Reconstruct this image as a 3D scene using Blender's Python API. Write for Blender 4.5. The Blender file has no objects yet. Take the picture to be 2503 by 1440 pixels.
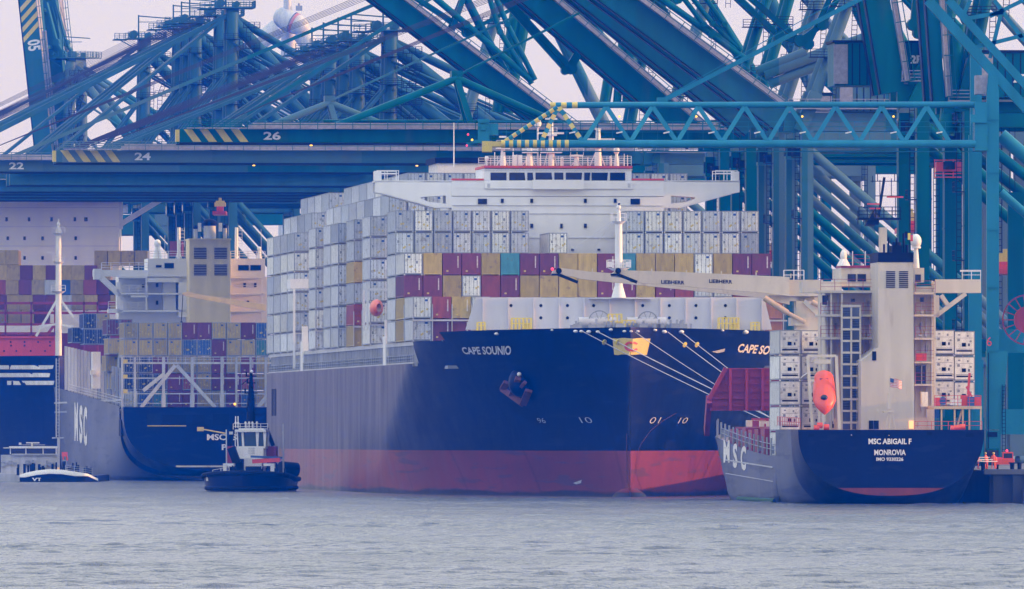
import bpy, math, random
import numpy as np
from mathutils import Vector, Matrix
random.seed(7)
C = bpy.context.scene.collection
# ---------------------------------------------------------------- camera
F, CX, YH, H = 28000.0, 1251.5, 1066.0, 7.6      # long telephoto: focal length in photo pixels, horizon row, eye height
cam_d = bpy.data.cameras.new('camera'); cam_d.sensor_width = 36.0
cam_d.lens = F/2503.0*36.0; cam_d.shift_y = (YH-720.0)/2503.0
cam_d.clip_start = 5.0; cam_d.clip_end = 30000.0
cam = bpy.data.objects.new('camera', cam_d); C.objects.link(cam)
cam.location = (0, 0, H); cam.rotation_euler = (math.pi/2, 0, 0)
bpy.context.scene.camera = cam
# ---------------------------------------------------------------- world and sun
SUN_EL, SUN_AZ = 7.0, 89.0        # azimuth from straight ahead towards the right
w = bpy.data.worlds.new('World'); bpy.context.scene.world = w; w.use_nodes = True
nt = w.node_tree; nt.nodes.clear()
out = nt.nodes.new('ShaderNodeOutputWorld')
b1 = nt.nodes.new('ShaderNodeBackground'); b2 = nt.nodes.new('ShaderNodeBackground'); ad = nt.nodes.new('ShaderNodeAddShader')
sky = nt.nodes.new('ShaderNodeTexSky'); sky.sky_type = 'NISHITA'; sky.sun_disc = False
sky.sun_elevation = math.radians(SUN_EL); sky.sun_rotation = math.radians(SUN_AZ)
b1.inputs[1].default_value = 0.05
nt.links.new(sky.outputs[0], b1.inputs[0])
geo = nt.nodes.new('ShaderNodeTexCoord'); sep = nt.nodes.new('ShaderNodeSeparateXYZ'); rmp = nt.nodes.new('ShaderNodeValToRGB')
nt.links.new(geo.outputs['Generated'], sep.inputs[0]); nt.links.new(sep.outputs['Z'], rmp.inputs[0]); nt.links.new(rmp.outputs[0], b2.inputs[0])
e = rmp.color_ramp.elements
e[0].position = 0.0; e[0].color = (0.66, 0.57, 0.76, 1)
e[1].position = 1.0; e[1].color = (1.30, 1.38, 1.62, 1)
m_ = e.new(0.07); m_.color = (0.68, 0.63, 0.80, 1)
m_ = e.new(0.20); m_.color = (1.28, 1.30, 1.42, 1)
b2.inputs[1].default_value = 1.0
nt.links.new(b1.outputs[0], ad.inputs[0]); nt.links.new(b2.outputs[0], ad.inputs[1]); nt.links.new(ad.outputs[0], out.inputs[0])
sd = bpy.data.lights.new('sun', 'SUN'); sd.energy = 5.0; sd.angle = math.radians(0.7); sd.color = (1.0, 0.50, 0.22)
sun = bpy.data.objects.new('sun', sd); C.objects.link(sun)
to_sun = Vector((math.sin(math.radians(SUN_AZ)), -math.cos(math.radians(SUN_AZ)), math.tan(math.radians(SUN_EL)))).normalized()
sun.rotation_euler = to_sun.to_track_quat('Z', 'Y').to_euler()
sky.sun_rotation = math.radians(180-SUN_AZ)
vs = bpy.context.scene.view_settings
vs.view_transform = 'Standard'; vs.look = 'None'; vs.exposure = 0.0; vs.gamma = 1.0
bpy.context.scene.cycles.volume_bounces = 0
bpy.context.scene.cycles.max_bounces = 6
# ---------------------------------------------------------------- helpers
def at(px, py, Y): return Vector(((px-CX)/F*Y, Y, H+(YH-py)/F*Y))

class Frame:
    """ship or crane axes: local x to the right, local y away from the camera"""
    def __init__(s, X0, Y0, sn): s.X0, s.Y0, s.sn = X0, Y0, sn; s.cs = math.sqrt(1-sn*sn); s.th = math.asin(sn)
    def W(s, v, u, z): return Vector((s.X0-u*s.sn+v*s.cs, s.Y0+u*s.cs+v*s.sn, z))
    def L(s, px, py, u):
        k = (px-CX)/F
        v = (k*(s.Y0+u*s.cs)-s.X0+u*s.sn)/(s.cs-k*s.sn)
        Y = s.Y0+u*s.cs+v*s.sn
        return Vector((v, u, H+(YH-py)/F*Y))

class MB:
    def __init__(s): s.v = []; s.f = []; s.m = []; s.mi = 0; s.sm = []; s.smooth = False
    def face(s, idx): s.f.append(idx); s.m.append(s.mi); s.sm.append(s.smooth)
    def add(s, vs_, fs):
        n = len(s.v); s.v += [tuple(p) for p in vs_]
        for f in fs: s.face([n+i for i in f])
    def box(s, x0, x1, y0, y1, z0, z1):
        if x1 < x0: x0, x1 = x1, x0
        if y1 < y0: y0, y1 = y1, y0
        if z1 < z0: z0, z1 = z1, z0
        s.add([(x0,y0,z0),(x1,y0,z0),(x1,y1,z0),(x0,y1,z0),(x0,y0,z1),(x1,y0,z1),(x1,y1,z1),(x0,y1,z1)],
              [(0,3,2,1),(4,5,6,7),(0,1,5,4),(1,2,6,5),(2,3,7,6),(3,0,4,7)])
    def bar(s, a, b, wd, hd=None, up=(0,1,0)):
        """box beam from a to b; wd across (perpendicular to up), hd along up"""
        a, b = Vector(a), Vector(b); hd = hd or wd
        d = (b-a).normalized(); up = Vector(up)
        sd_ = d.cross(up)
        if sd_.length < 1e-3: sd_ = d.cross(Vector((1,0,0)))
        sd_.normalize(); up = sd_.cross(d).normalized()
        P = []
        for p in (a, b):
            for i, j in ((-1,-1),(1,-1),(1,1),(-1,1)): P.append(p+sd_*(i*wd/2)+up*(j*hd/2))
        s.add(P, [(0,1,2,3),(7,6,5,4),(0,4,5,1),(1,5,6,2),(2,6,7,3),(3,7,4,0)])
    def tube(s, a, b, r, r2=None, n=10, cap=True):
        a, b = Vector(a), Vector(b); r2 = r if r2 is None else r2
        d = (b-a).normalized(); t = Vector((0,1,0)) if abs(d.y) < .9 else Vector((1,0,0))
        x = d.cross(t).normalized(); y = d.cross(x)
        P = [a+(x*math.cos(6.28318*i/n)+y*math.sin(6.28318*i/n))*r for i in range(n)] + [b+(x*math.cos(6.28318*i/n)+y*math.sin(6.28318*i/n))*r2 for i in range(n)]
        sm = s.smooth; s.smooth = n > 5
        s.add(P, [(i, i+n, (i+1) % n+n, (i+1) % n) for i in range(n)])
        s.smooth = sm
        if cap: s.add(P, [tuple(range(n)), tuple(range(2*n-1, n-1, -1))])
    def path(s, pts, r, n=6):
        for a, b in zip(pts[:-1], pts[1:]): s.tube(a, b, r, n=n, cap=False)
    def prism(s, poly, y0, y1):
        """poly: list of (x,z) extruded along y"""
        n = len(poly)
        P = [(x, y0, z) for x, z in poly]+[(x, y1, z) for x, z in poly]
        s.add(P, [tuple(range(n)), tuple(range(2*n-1, n-1, -1))]+[(i, i+n, (i+1) % n+n, (i+1) % n) for i in range(n)])
    def grid(s, P):
        """P[i][j] points"""
        n, m = len(P), len(P[0]); vs_ = [p for r in P for p in r]
        s.add(vs_, [(i*m+j, i*m+j+1, (i+1)*m+j+1, (i+1)*m+j) for i in range(n-1) for j in range(m-1)])
    def ball(s, c, r, n=10, m=6, sz=1.0):
        c = Vector(c); sm = s.smooth; s.smooth = True
        s.grid([[c+Vector((r*math.sin(math.pi*i/m)*math.cos(6.28318*j/n), r*math.sin(math.pi*i/m)*math.sin(6.28318*j/n), sz*r*math.cos(math.pi*i/m))) for j in range(n+1)] for i in range(m+1)])
        s.smooth = sm
    def disc(s, c, r, n=14, y=None):
        c = Vector(c)
        s.add([c+Vector((r*math.cos(6.28318*i/n), 0, r*math.sin(6.28318*i/n))) for i in range(n)], [tuple(range(n))])
    def rail(s, pts, h=1.1, step=2.0, r=.04, nr=3):
        """handrail along a polyline of deck points"""
        for a, b in zip(pts[:-1], pts[1:]):
            a, b = Vector(a), Vector(b); n = max(1, int((b-a).length/step))
            for k in range(nr):
                z = Vector((0,0,h*(k+1)/nr)); s.bar(a+z, b+z, r*1.6)
            for i in range(n+1):
                p = a.lerp(b, i/n); s.bar(p, p+Vector((0,0,h)), r*2)
    def ladder(s, a, b, wd=.5, r=.05, step=.5):
        a, b = Vector(a), Vector(b); x = Vector((wd/2,0,0)); n = max(1, int((b-a).length/step))
        s.bar(a-x, b-x, r); s.bar(a+x, b+x, r)
        for i in range(1, n): p = a.lerp(b, i/n); s.bar(p-x, p+x, r)
    def build(s, name, mat, parent=None, fix=False):
        me = bpy.data.meshes.new(name); me.from_pydata(s.v, [], s.f)
        mats = mat if isinstance(mat, (list, tuple)) else [mat]
        for m in mats: me.materials.append(m)
        me.polygons.foreach_set('material_index', s.m); me.polygons.foreach_set('use_smooth', s.sm)
        me.update()
        o = bpy.data.objects.new(name, me); C.objects.link(o)
        if parent is not None: o.parent = parent
        return o

def _pieces(s, name, mat, parent=None, grow=.06, most=60):
    """build(), but every separate piece (parts that touch stay together) becomes an object of its own"""
    par = list(range(len(s.v)))
    def fd(i):
        while par[i] != i: par[i] = par[par[i]]; i = par[i]
        return i
    for f in s.f:
        for j in f[1:]: par[fd(j)] = fd(f[0])
    key = {}; cmp_ = {}
    for i, p in enumerate(s.v):
        k = fd(i); c = cmp_.setdefault(k, [list(p), list(p)])
        for a in range(3): c[0][a] = min(c[0][a], p[a]); c[1][a] = max(c[1][a], p[a])
    ks = list(cmp_); gp = {k: k for k in ks}
    def gf(k):
        while gp[k] != k: k = gp[k]
        return k
    for i, a in enumerate(ks):
        for b_ in ks[i+1:]:
            A_, B_ = cmp_[a], cmp_[b_]
            if all(A_[0][t]-grow <= B_[1][t] and B_[0][t]-grow <= A_[1][t] for t in range(3)): gp[gf(a)] = gf(b_)
    out_ = {}
    for f, m, sm in zip(s.f, s.m, s.sm): out_.setdefault(gf(fd(f[0])), []).append((f, m, sm))
    if len(out_) > most: return [s.build(name, mat, parent)]
    res = []
    for g, fs in out_.items():
        b = MB(); mp = {}
        for f, m, sm in fs:
            idx = []
            for i in f:
                if i not in mp: mp[i] = len(b.v); b.v.append(s.v[i])
                idx.append(mp[i])
            b.f.append(idx); b.m.append(m); b.sm.append(sm)
        res.append(b.build(name, mat, parent))
    return res
MB.pieces = _pieces
def tag(o, label, cat, group=None):
    o['label'] = label; o['category'] = cat
    if group: o['group'] = group
    return o
def thing(name, label, cat, fr=None, loc=None, rz=0.0, group=None):
    o = bpy.data.objects.new(name, None); C.objects.link(o); o.empty_display_size = 2
    if fr is not None: o.location = (fr.X0, fr.Y0, 0); o.rotation_euler = (0, 0, fr.th)
    if loc is not None: o.location = loc; o.rotation_euler = (0, 0, rz)
    return tag(o, label, cat, group)

# ---------------------------------------------------------------- materials
def nm(name):
    m = bpy.data.materials.new(name); m.use_nodes = True
    return m, m.node_tree, m.node_tree.nodes['Principled BSDF']
def paint(name, col, rough=.5, dirt=.25, scale=.25, streak=True, metal=0.0, spec=.5, rust=0.0, bump=0.0, panel=0.0):
    """painted steel: noise mottling, vertical streaks, optional rust runs"""
    m, t, p = nm(name)
    tc = t.nodes.new('ShaderNodeTexCoord'); mp = t.nodes.new('ShaderNodeMapping')
    mp.inputs['Scale'].default_value = (1, 1, .12 if streak else 1)
    t.links.new(tc.outputs['Object'], mp.inputs[0])
    n1 = t.nodes.new('ShaderNodeTexNoise'); n1.inputs['Scale'].default_value = scale*4; n1.inputs['Detail'].default_value = 5
    t.links.new(mp.outputs[0], n1.inputs[0])
    n2 = t.nodes.new('ShaderNodeTexNoise'); n2.inputs['Scale'].default_value = scale*.35; n2.inputs['Detail'].default_value = 4
    t.links.new(tc.outputs['Object'], n2.inputs[0])
    ma = t.nodes.new('ShaderNodeMath'); ma.operation = 'MULTIPLY'
    t.links.new(n1.outputs[0], ma.inputs[0]); t.links.new(n2.outputs[0], ma.inputs[1])
    mr = t.nodes.new('ShaderNodeMapRange'); mr.inputs[1].default_value = .12; mr.inputs[2].default_value = .42
    mr.inputs[3].default_value = 1-dirt; mr.inputs[4].default_value = 1+dirt*.35
    t.links.new(ma.outputs[0], mr.inputs[0])
    mx = t.nodes.new('ShaderNodeMix'); mx.data_type = 'RGBA'; mx.blend_type = 'MULTIPLY'; mx.inputs[0].default_value = 1
    mx.inputs[6].default_value = (*col, 1); t.links.new(mr.outputs[0], mx.inputs[7])
    last = mx.outputs[2]
    if panel > 0:      # repainted girder sections
        sp = t.nodes.new('ShaderNodeSeparateXYZ'); t.links.new(tc.outputs['Object'], sp.inputs[0])
        d_ = t.nodes.new('ShaderNodeMath'); d_.operation = 'DIVIDE'; d_.inputs[1].default_value = 11.0; t.links.new(sp.outputs[0], d_.inputs[0])
        fl = t.nodes.new('ShaderNodeMath'); fl.operation = 'FLOOR'; t.links.new(d_.outputs[0], fl.inputs[0])
        wn = t.nodes.new('ShaderNodeTexWhiteNoise'); wn.noise_dimensions = '1D'; t.links.new(fl.outputs[0], wn.inputs['W'])
        pr = t.nodes.new('ShaderNodeMapRange'); pr.inputs[3].default_value = 0; pr.inputs[4].default_value = panel; t.links.new(wn.outputs['Value'], pr.inputs[0])
        mp_ = t.nodes.new('ShaderNodeMix'); mp_.data_type = 'RGBA'; mp_.inputs[7].default_value = (.20, .24, .27, 1); t.links.new(pr.outputs[0], mp_.inputs[0]); t.links.new(last, mp_.inputs[6]); last = mp_.outputs[2]
    if rust > 0:
        r1 = t.nodes.new('ShaderNodeTexNoise'); r1.inputs['Scale'].default_value = scale*3; r1.inputs['Detail'].default_value = 8
        mp2 = t.nodes.new('ShaderNodeMapping'); mp2.inputs['Scale'].default_value = (1.2, 1.2, .25); mp2.inputs['Location'].default_value = (7, 3, 1)
        t.links.new(tc.outputs['Object'], mp2.inputs[0]); t.links.new(mp2.outputs[0], r1.inputs[0])
        rr = t.nodes.new('ShaderNodeMapRange'); rr.inputs[1].default_value = .60; rr.inputs[2].default_value = .74; rr.inputs[4].default_value = rust
        t.links.new(r1.outputs[0], rr.inputs[0])
        m2 = t.nodes.new('ShaderNodeMix'); m2.data_type = 'RGBA'; m2.inputs[7].default_value = (.16, .07, .035, 1)
        t.links.new(rr.outputs[0], m2.inputs[0]); t.links.new(last, m2.inputs[6]); last = m2.outputs[2]
    t.links.new(last, p.inputs['Base Color'])
    p.inputs['Roughness'].default_value = rough; p.inputs['Metallic'].default_value = metal
    p.inputs['Specular IOR Level'].default_value = spec
    if bump:
        bp = t.nodes.new('ShaderNodeBump'); bp.inputs['Strength'].default_value = bump; bp.inputs['Distance'].default_value = .3
        t.links.new(n1.outputs[0], bp.inputs['Height']); t.links.new(bp.outputs[0], p.inputs['Normal'])
    return m
def hull_paint(name, col, rough, spec, seam=.35, scuff=.5, scol=(.02,.05,.09)):
    m, t, p = nm(name); tc = t.nodes.new('ShaderNodeTexCoord')
    def noise(sc, scale, detail, loc=(0,0,0)):
        mp = t.nodes.new('ShaderNodeMapping'); mp.inputs['Scale'].default_value = sc; mp.inputs['Location'].default_value = loc
        n = t.nodes.new('ShaderNodeTexNoise'); n.inputs['Scale'].default_value = scale; n.inputs['Detail'].default_value = detail
        t.links.new(tc.outputs['Object'], mp.inputs[0]); t.links.new(mp.outputs[0], n.inputs[0]); return n
    def rng(n, a, b, c, d):
        r = t.nodes.new('ShaderNodeMapRange'); r.inputs[1].default_value = a; r.inputs[2].default_value = b; r.inputs[3].default_value = c; r.inputs[4].default_value = d
        t.links.new(n, r.inputs[0]); return r.outputs[0]
    streak = noise((.5, .16, .03), 1.6, 7); blotch = noise((.08, .03, .12), 1, 5, (5, 2, 1)); scr = noise((.25, .05, .9), 1.1, 9, (1, 9, 4))
    mu = t.nodes.new('ShaderNodeMath'); mu.operation = 'MULTIPLY'; t.links.new(rng(streak.outputs[0], .35, .65, .84, 1.06), mu.inputs[0]); t.links.new(rng(blotch.outputs[0], .3, .7, .7, 1.3), mu.inputs[1])
    mx = t.nodes.new('ShaderNodeMix'); mx.data_type = 'RGBA'; mx.blend_type = 'MULTIPLY'; mx.inputs[0].default_value = 1; mx.inputs[6].default_value = (*col, 1); t.links.new(mu.outputs[0], mx.inputs[7])
    m2 = t.nodes.new('ShaderNodeMix'); m2.data_type = 'RGBA'; m2.inputs[7].default_value = (*scol, 1); t.links.new(rng(scr.outputs[0], .57, .64, 0, scuff), m2.inputs[0]); t.links.new(mx.outputs[2], m2.inputs[6])
    sp = t.nodes.new('ShaderNodeSeparateXYZ'); t.links.new(tc.outputs['Object'], sp.inputs[0])
    def line(o, per, wd):
        a = t.nodes.new('ShaderNodeMath'); a.operation = 'PINGPONG'; a.inputs[1].default_value = per/2; t.links.new(o, a.inputs[0])
        c = t.nodes.new('ShaderNodeMath'); c.operation = 'LESS_THAN'; c.inputs[1].default_value = wd; t.links.new(a.outputs[0], c.inputs[0]); return c.outputs[0]
    mm = t.nodes.new('ShaderNodeMath'); mm.operation = 'MAXIMUM'; t.links.new(line(sp.outputs['Y'], 23, .35), mm.inputs[0]); t.links.new(line(sp.outputs['Z'], 5.4, .03), mm.inputs[1])
    ms = t.nodes.new('ShaderNodeMath'); ms.operation = 'MULTIPLY'; ms.inputs[1].default_value = seam; t.links.new(mm.outputs[0], ms.inputs[0])
    m3_ = t.nodes.new('ShaderNodeMix'); m3_.data_type = 'RGBA'; m3_.blend_type = 'MULTIPLY'; m3_.inputs[7].default_value = (.35, .35, .4, 1); t.links.new(ms.outputs[0], m3_.inputs[0]); t.links.new(m2.outputs[2], m3_.inputs[6])
    wl = t.nodes.new('ShaderNodeMath'); wl.operation = 'ADD'; t.links.new(sp.outputs['Z'], wl.inputs[0]); t.links.new(rng(scr.outputs[0], .3, .7, -.35, .35), wl.inputs[1])
    m4_ = t.nodes.new('ShaderNodeMix'); m4_.data_type = 'RGBA'; m4_.inputs[7].default_value = (.008, .016, .018, 1)      # wet weed band at the waterline
    t.links.new(rng(wl.outputs[0], .35, .75, .92, 0), m4_.inputs[0]); t.links.new(m3_.outputs[2], m4_.inputs[6])
    t.links.new(m4_.outputs[2], p.inputs['Base Color'])
    t.links.new(rng(streak.outputs[0], .3, .7, rough-.04, rough+.07), p.inputs['Roughness']); p.inputs['Specular IOR Level'].default_value = spec
    bp = t.nodes.new('ShaderNodeBump'); bp.inputs['Strength'].default_value = .10; bp.inputs['Distance'].default_value = .5; t.links.new(streak.outputs[0], bp.inputs['Height']); t.links.new(bp.outputs[0], p.inputs['Normal'])
    return m
def lamp_mat(name, col, st):
    m, t, p = nm(name); p.inputs['Base Color'].default_value = (*col, 1)
    p.inputs['Emission Color'].default_value = (*col, 1); p.inputs['Emission Strength'].default_value = st
    return m
def container_mat():
    m, t, p = nm('container_paint')
    oi = t.nodes.new('ShaderNodeObjectInfo'); tc = t.nodes.new('ShaderNodeTexCoord')
    ad_ = t.nodes.new('ShaderNodeVectorMath'); ad_.operation = 'ADD'
    cm = t.nodes.new('ShaderNodeCombineXYZ'); ml = t.nodes.new('ShaderNodeMath'); ml.operation = 'MULTIPLY'; ml.inputs[1].default_value = 90
    t.links.new(oi.outputs['Random'], ml.inputs[0]); t.links.new(ml.outputs[0], cm.inputs[0]); t.links.new(ml.outputs[0], cm.inputs[1])
    t.links.new(tc.outputs['Object'], ad_.inputs[0]); t.links.new(cm.outputs[0], ad_.inputs[1])
    mp = t.nodes.new('ShaderNodeMapping'); mp.inputs['Scale'].default_value = (1, 1, .3); t.links.new(ad_.outputs[0], mp.inputs[0])
    n1 = t.nodes.new('ShaderNodeTexNoise'); n1.inputs['Scale'].default_value = 2.2; n1.inputs['Detail'].default_value = 6; t.links.new(mp.outputs[0], n1.inputs[0])
    mr = t.nodes.new('ShaderNodeMapRange'); mr.inputs[1].default_value = .3; mr.inputs[2].default_value = .62; mr.inputs[3].default_value = .78; mr.inputs[4].default_value = 1.06
    t.links.new(n1.outputs[0], mr.inputs[0])
    mr2 = t.nodes.new('ShaderNodeMapRange'); mr2.inputs[3].default_value = .82; mr2.inputs[4].default_value = 1.12; t.links.new(oi.outputs['Random'], mr2.inputs[0])
    mm = t.nodes.new('ShaderNodeMath'); mm.operation = 'MULTIPLY'; t.links.new(mr.outputs[0], mm.inputs[0]); t.links.new(mr2.outputs[0], mm.inputs[1])
    mx = t.nodes.new('ShaderNodeMix'); mx.data_type = 'RGBA'; mx.blend_type = 'MULTIPLY'; mx.inputs[0].default_value = 1
    t.links.new(oi.outputs['Color'], mx.inputs[6]); t.links.new(mm.outputs[0], mx.inputs[7])
    r1 = t.nodes.new('ShaderNodeTexNoise'); r1.inputs['Scale'].default_value = 1.3; r1.inputs['Detail'].default_value = 9; t.links.new(ad_.outputs[0], r1.inputs[0])
    rr = t.nodes.new('ShaderNodeMapRange'); rr.inputs[1].default_value = .62; rr.inputs[2].default_value = .72; rr.inputs[4].default_value = .6
    t.links.new(r1.outputs[0], rr.inputs[0])
    m2 = t.nodes.new('ShaderNodeMix'); m2.data_type = 'RGBA'; m2.inputs[7].default_value = (.13, .08, .06, 1)
    t.links.new(rr.outputs[0], m2.inputs[0]); t.links.new(mx.outputs[2], m2.inputs[6])
    t.links.new(m2.outputs[2], p.inputs['Base Color']); p.inputs['Roughness'].default_value = .55
    return m
M = dict(
 cont=container_mat(),
 navy=hull_paint('navy_hull_paint', (.001,.007,.045), .34, .12, scuff=.12, scol=(.05,.06,.08)),
 hgrey=hull_paint('dusty_grey_hull_paint', (.105,.115,.165), .5, .2, scuff=.35, scol=(.01,.02,.06)),
 boot=hull_paint('red_boot_paint', (.20,.042,.032), .40, .25, scuff=.55, scol=(.05,.05,.09)),
 cable=paint('greasy_brown_cable', (.055,.05,.075), .7, .2, .5, spec=.1),
 white3=paint('bright_white_paint', (.88,.88,.88), .45, .08, .15),
 white=paint('white_ship_paint', (.76,.77,.80), .45, .10, .15),
 cream=paint('cream_ship_paint', (.60,.55,.46), .5, .2, .2, rust=.35),
 grey=paint('grey_deck_steel', (.30,.33,.38), .55, .3, .3, rust=.2),
 lgrey=paint('light_grey_steel', (.48,.50,.55), .5, .3, .3, rust=.2),
 dark=paint('dark_steel', (.008,.016,.035), .55, .3, .3, spec=.08),
 black=paint('sooty_black_paint', (.004,.006,.012), .65, .3, .3, spec=.08),
 glass=paint('dark_window_glass', (.006,.012,.03), .08, .05, .3),
 red=paint('signal_red_paint', (.62,.06,.04), .45, .15, .3),
 maroon=paint('maroon_deck_paint', (.30,.025,.05), .5, .35, .3, rust=.3),
 orange=paint('lifeboat_orange', (.80,.10,.03), .35, .12, .3),
 yellow=paint('safety_yellow', (.75,.62,.05), .45, .1, .3),
 hazy=paint('hazard_yellow', (.62,.50,.10), .5, .2, .3),
 funnel=paint('yellow_funnel_paint', (.78,.67,.38), .5, .15, .2),
 tealfar=paint('hazed_far_crane_paint', (.030,.112,.165), .45, .3, .12, spec=.08, rust=.1),  # same teal, greyed so the fading by distance haze is in the colour
 teal=paint('teal_crane_paint', (.001,.112,.165), .42, .35, .12, spec=.08, rust=.12),
 teal2=paint('faded_teal_crane_paint', (.006,.120,.165), .45, .35, .12, panel=.6, spec=.08, rust=.12),
 teal3=paint('pale_teal_crane_paint', (.002,.125,.150), .40, .4, .12, spec=.08, rust=.12),
 ltblue=paint('light_blue_crane_paint', (.022,.21,.33), .42, .25, .15, spec=.12),
 tin=paint('walkway_grating', (.30,.30,.36), .6, .35, .5, streak=False),
 lwhite=paint('white_lettering', (.80,.78,.78), .5, .25, .8),
 rope=paint('pale_mooring_rope', (.60,.58,.60), .8, .2, .5),
 conc=paint('quay_concrete', (.16,.17,.18), .85, .4, .12),
 wall=paint('quay_wall_piles', (.035,.045,.06), .7, .5, .15),
 rubber=paint('black_rubber', (.006,.010,.020), .8, .2, .5, spec=.1),
 skin=paint('weathered_skin', (.42,.24,.17), .6, .05, .5),
 hiviz=paint('orange_workwear', (.85,.14,.03), .7, .1, .5),
 blue=paint('mid_blue_paint', (.02,.09,.30), .5, .25, .4),
 lampy=lamp_mat('yellow_lamp', (1,.52,.05), 1.6), lampr=lamp_mat('red_lamp', (1,.05,.12), 1.3), lampw=lamp_mat('white_lamp', (1,.9,.8), 2),
 rustm=paint('rusty_anchor_steel', (.20,.07,.05), .75, .4, .6),
)
def text_geo(s, size=1.0, bold=0.02, shear=0.0):
    cu = bpy.data.curves.new('lettering', 'FONT'); cu.body = s; cu.size = size; cu.offset = bold; cu.shear = shear; cu.fill_mode = 'FRONT'; cu.resolution_u = 3
    o = bpy.data.objects.new('lettering', cu); C.objects.link(o)
    dg = bpy.context.evaluated_depsgraph_get(); me = o.evaluated_get(dg).to_mesh()
    vs_ = [v.co.copy() for v in me.vertices]; fs = [tuple(p.vertices) for p in me.polygons]
    o.evaluated_get(dg).to_mesh_clear(); bpy.data.objects.remove(o); bpy.data.curves.remove(cu)
    x0 = min(v.x for v in vs_); x1 = max(v.x for v in vs_); y0 = min(v.y for v in vs_); y1 = max(v.y for v in vs_)
    return [((v.x-x0)/(x1-x0), (v.y-y0)/(y1-y0)) for v in vs_], fs
def lettering(name, s, fn, mat, parent, bold=.02, shear=0.0):
    """fn maps (0..1 along the word, 0..1 up the letters) to a point on the surface it is painted on"""
    vs_, fs = text_geo(s, 1.0, bold, shear); b = MB(); b.add([fn(x, y) for x, y in vs_], fs)
    return b.build(name, mat, parent)
ORD = ['zeroth','first','second','third','fourth','fifth','sixth','seventh','eighth','ninth','tenth','eleventh','twelfth','thirteenth','fourteenth','fifteenth','sixteenth','seventeenth','eighteenth','nineteenth','twentieth']

# ---------------------------------------------------------------- water, quay, haze
def make_water():
    ys = np.concatenate([np.linspace(-150, 545, 20), np.arange(560, 820, .34), np.arange(820, 1100, .6), np.arange(1100, 1480, 1.2), np.linspace(1490, 4200, 50)])
    xs = np.concatenate([np.linspace(-1400, -66, 16), np.arange(-62, 62.1, .42), np.linspace(66, 1400, 16)])
    X, Y = np.meshgrid(xs, ys); step = np.where(Y < 820, .42, np.where(Y < 1100, .62, 1.2))
    Z = np.zeros_like(X); rng = np.random.default_rng(3)
    for k in range(58):
        lam = .95*(1.052**k) if k < 42 else rng.uniform(1.0, 3.0); th = rng.normal(-1.40, .42)
        kx, ky = math.cos(th)*6.283/lam, math.sin(th)*6.283/lam
        ph = rng.uniform(0, 6.28); amp = .0056*lam*(1 if lam < 3 else .7)
        Z += np.clip(lam/step-2.0, 0, 1)*amp*np.sin(kx*X+ky*Y+ph+.9*np.sin(.11*X+.07*Y+k*1.7)+.7*np.sin(.043*Y-.02*X+k))
    env = .80+.40*np.sin(.047*Y+.9*np.sin(.03*X)+.003*X)*np.sin(.0135*Y+1.1)+.20*np.sin(.13*Y+.05*X)*np.sin(.07*X+.02*Y)
    env = np.clip(env, .35, 1.4)
    Z *= env*np.clip((62-np.abs(X))/8, 0, 1)*np.clip((Y-552)/12, 0, 1)*np.clip((1480-Y)/150, .0, 1)
    n, m = X.shape
    co = np.stack([X, Y, Z], -1).reshape(-1, 3).astype(np.float32)
    i = np.arange(n-1)[:, None]*m+np.arange(m-1)[None, :]
    f = np.stack([i, i+1, i+m+1, i+m], -1).reshape(-1, 4).astype(np.int32)
    me = bpy.data.meshes.new('water'); me.vertices.add(len(co)); me.vertices.foreach_set('co', co.ravel())
    me.loops.add(f.size); me.loops.foreach_set('vertex_index', f.ravel())
    me.polygons.add(len(f)); me.polygons.foreach_set('loop_start', np.arange(0, f.size, 4, dtype=np.int32)); me.polygons.foreach_set('use_smooth', np.ones(len(f), dtype=bool))
    me.update(); me.validate()
    o = bpy.data.objects.new('water', me); C.objects.link(o); o['kind'] = 'structure'
    m_, t, p = nm('estuary_water')
    p.inputs['Roughness'].default_value = .16; p.inputs['IOR'].default_value = 1.33
    tc = t.nodes.new('ShaderNodeTexCoord'); mp = t.nodes.new('ShaderNodeMapping'); mp.inputs['Scale'].default_value = (.35, .1, 1); t.links.new(tc.outputs['Object'], mp.inputs[0])
    n2 = t.nodes.new('ShaderNodeTexNoise'); n2.inputs['Scale'].default_value = .12; n2.inputs['Detail'].default_value = 6; t.links.new(mp.outputs[0], n2.inputs[0])
    cr = t.nodes.new('ShaderNodeValToRGB'); cr.color_ramp.elements[0].position = .35; cr.color_ramp.elements[0].color = (.03,.06,.09,1); cr.color_ramp.elements[1].position = .7; cr.color_ramp.elements[1].color = (.12,.15,.20,1)
    t.links.new(n2.outputs[0], cr.inputs[0]); t.links.new(cr.outputs[0], p.inputs['Base Color'])
    mpc = t.nodes.new('ShaderNodeMapping'); mpc.inputs['Scale'].default_value = (1.5, .30, 1); t.links.new(tc.outputs['Object'], mpc.inputs[0])      # small chop, steeper than the mesh can carry
    n1 = t.nodes.new('ShaderNodeTexNoise'); n1.inputs['Scale'].default_value = 1.0; n1.inputs['Detail'].default_value = 5; n1.inputs['Roughness'].default_value = .65; t.links.new(mpc.outputs[0], n1.inputs[0])
    bp = t.nodes.new('ShaderNodeBump'); bp.inputs['Strength'].default_value = 1.0; bp.inputs['Distance'].default_value = 1.1
    t.links.new(n1.outputs[0], bp.inputs['Height']); t.links.new(bp.outputs[0], p.inputs['Normal'])
    me.materials.append(m_)
make_water()

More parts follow.
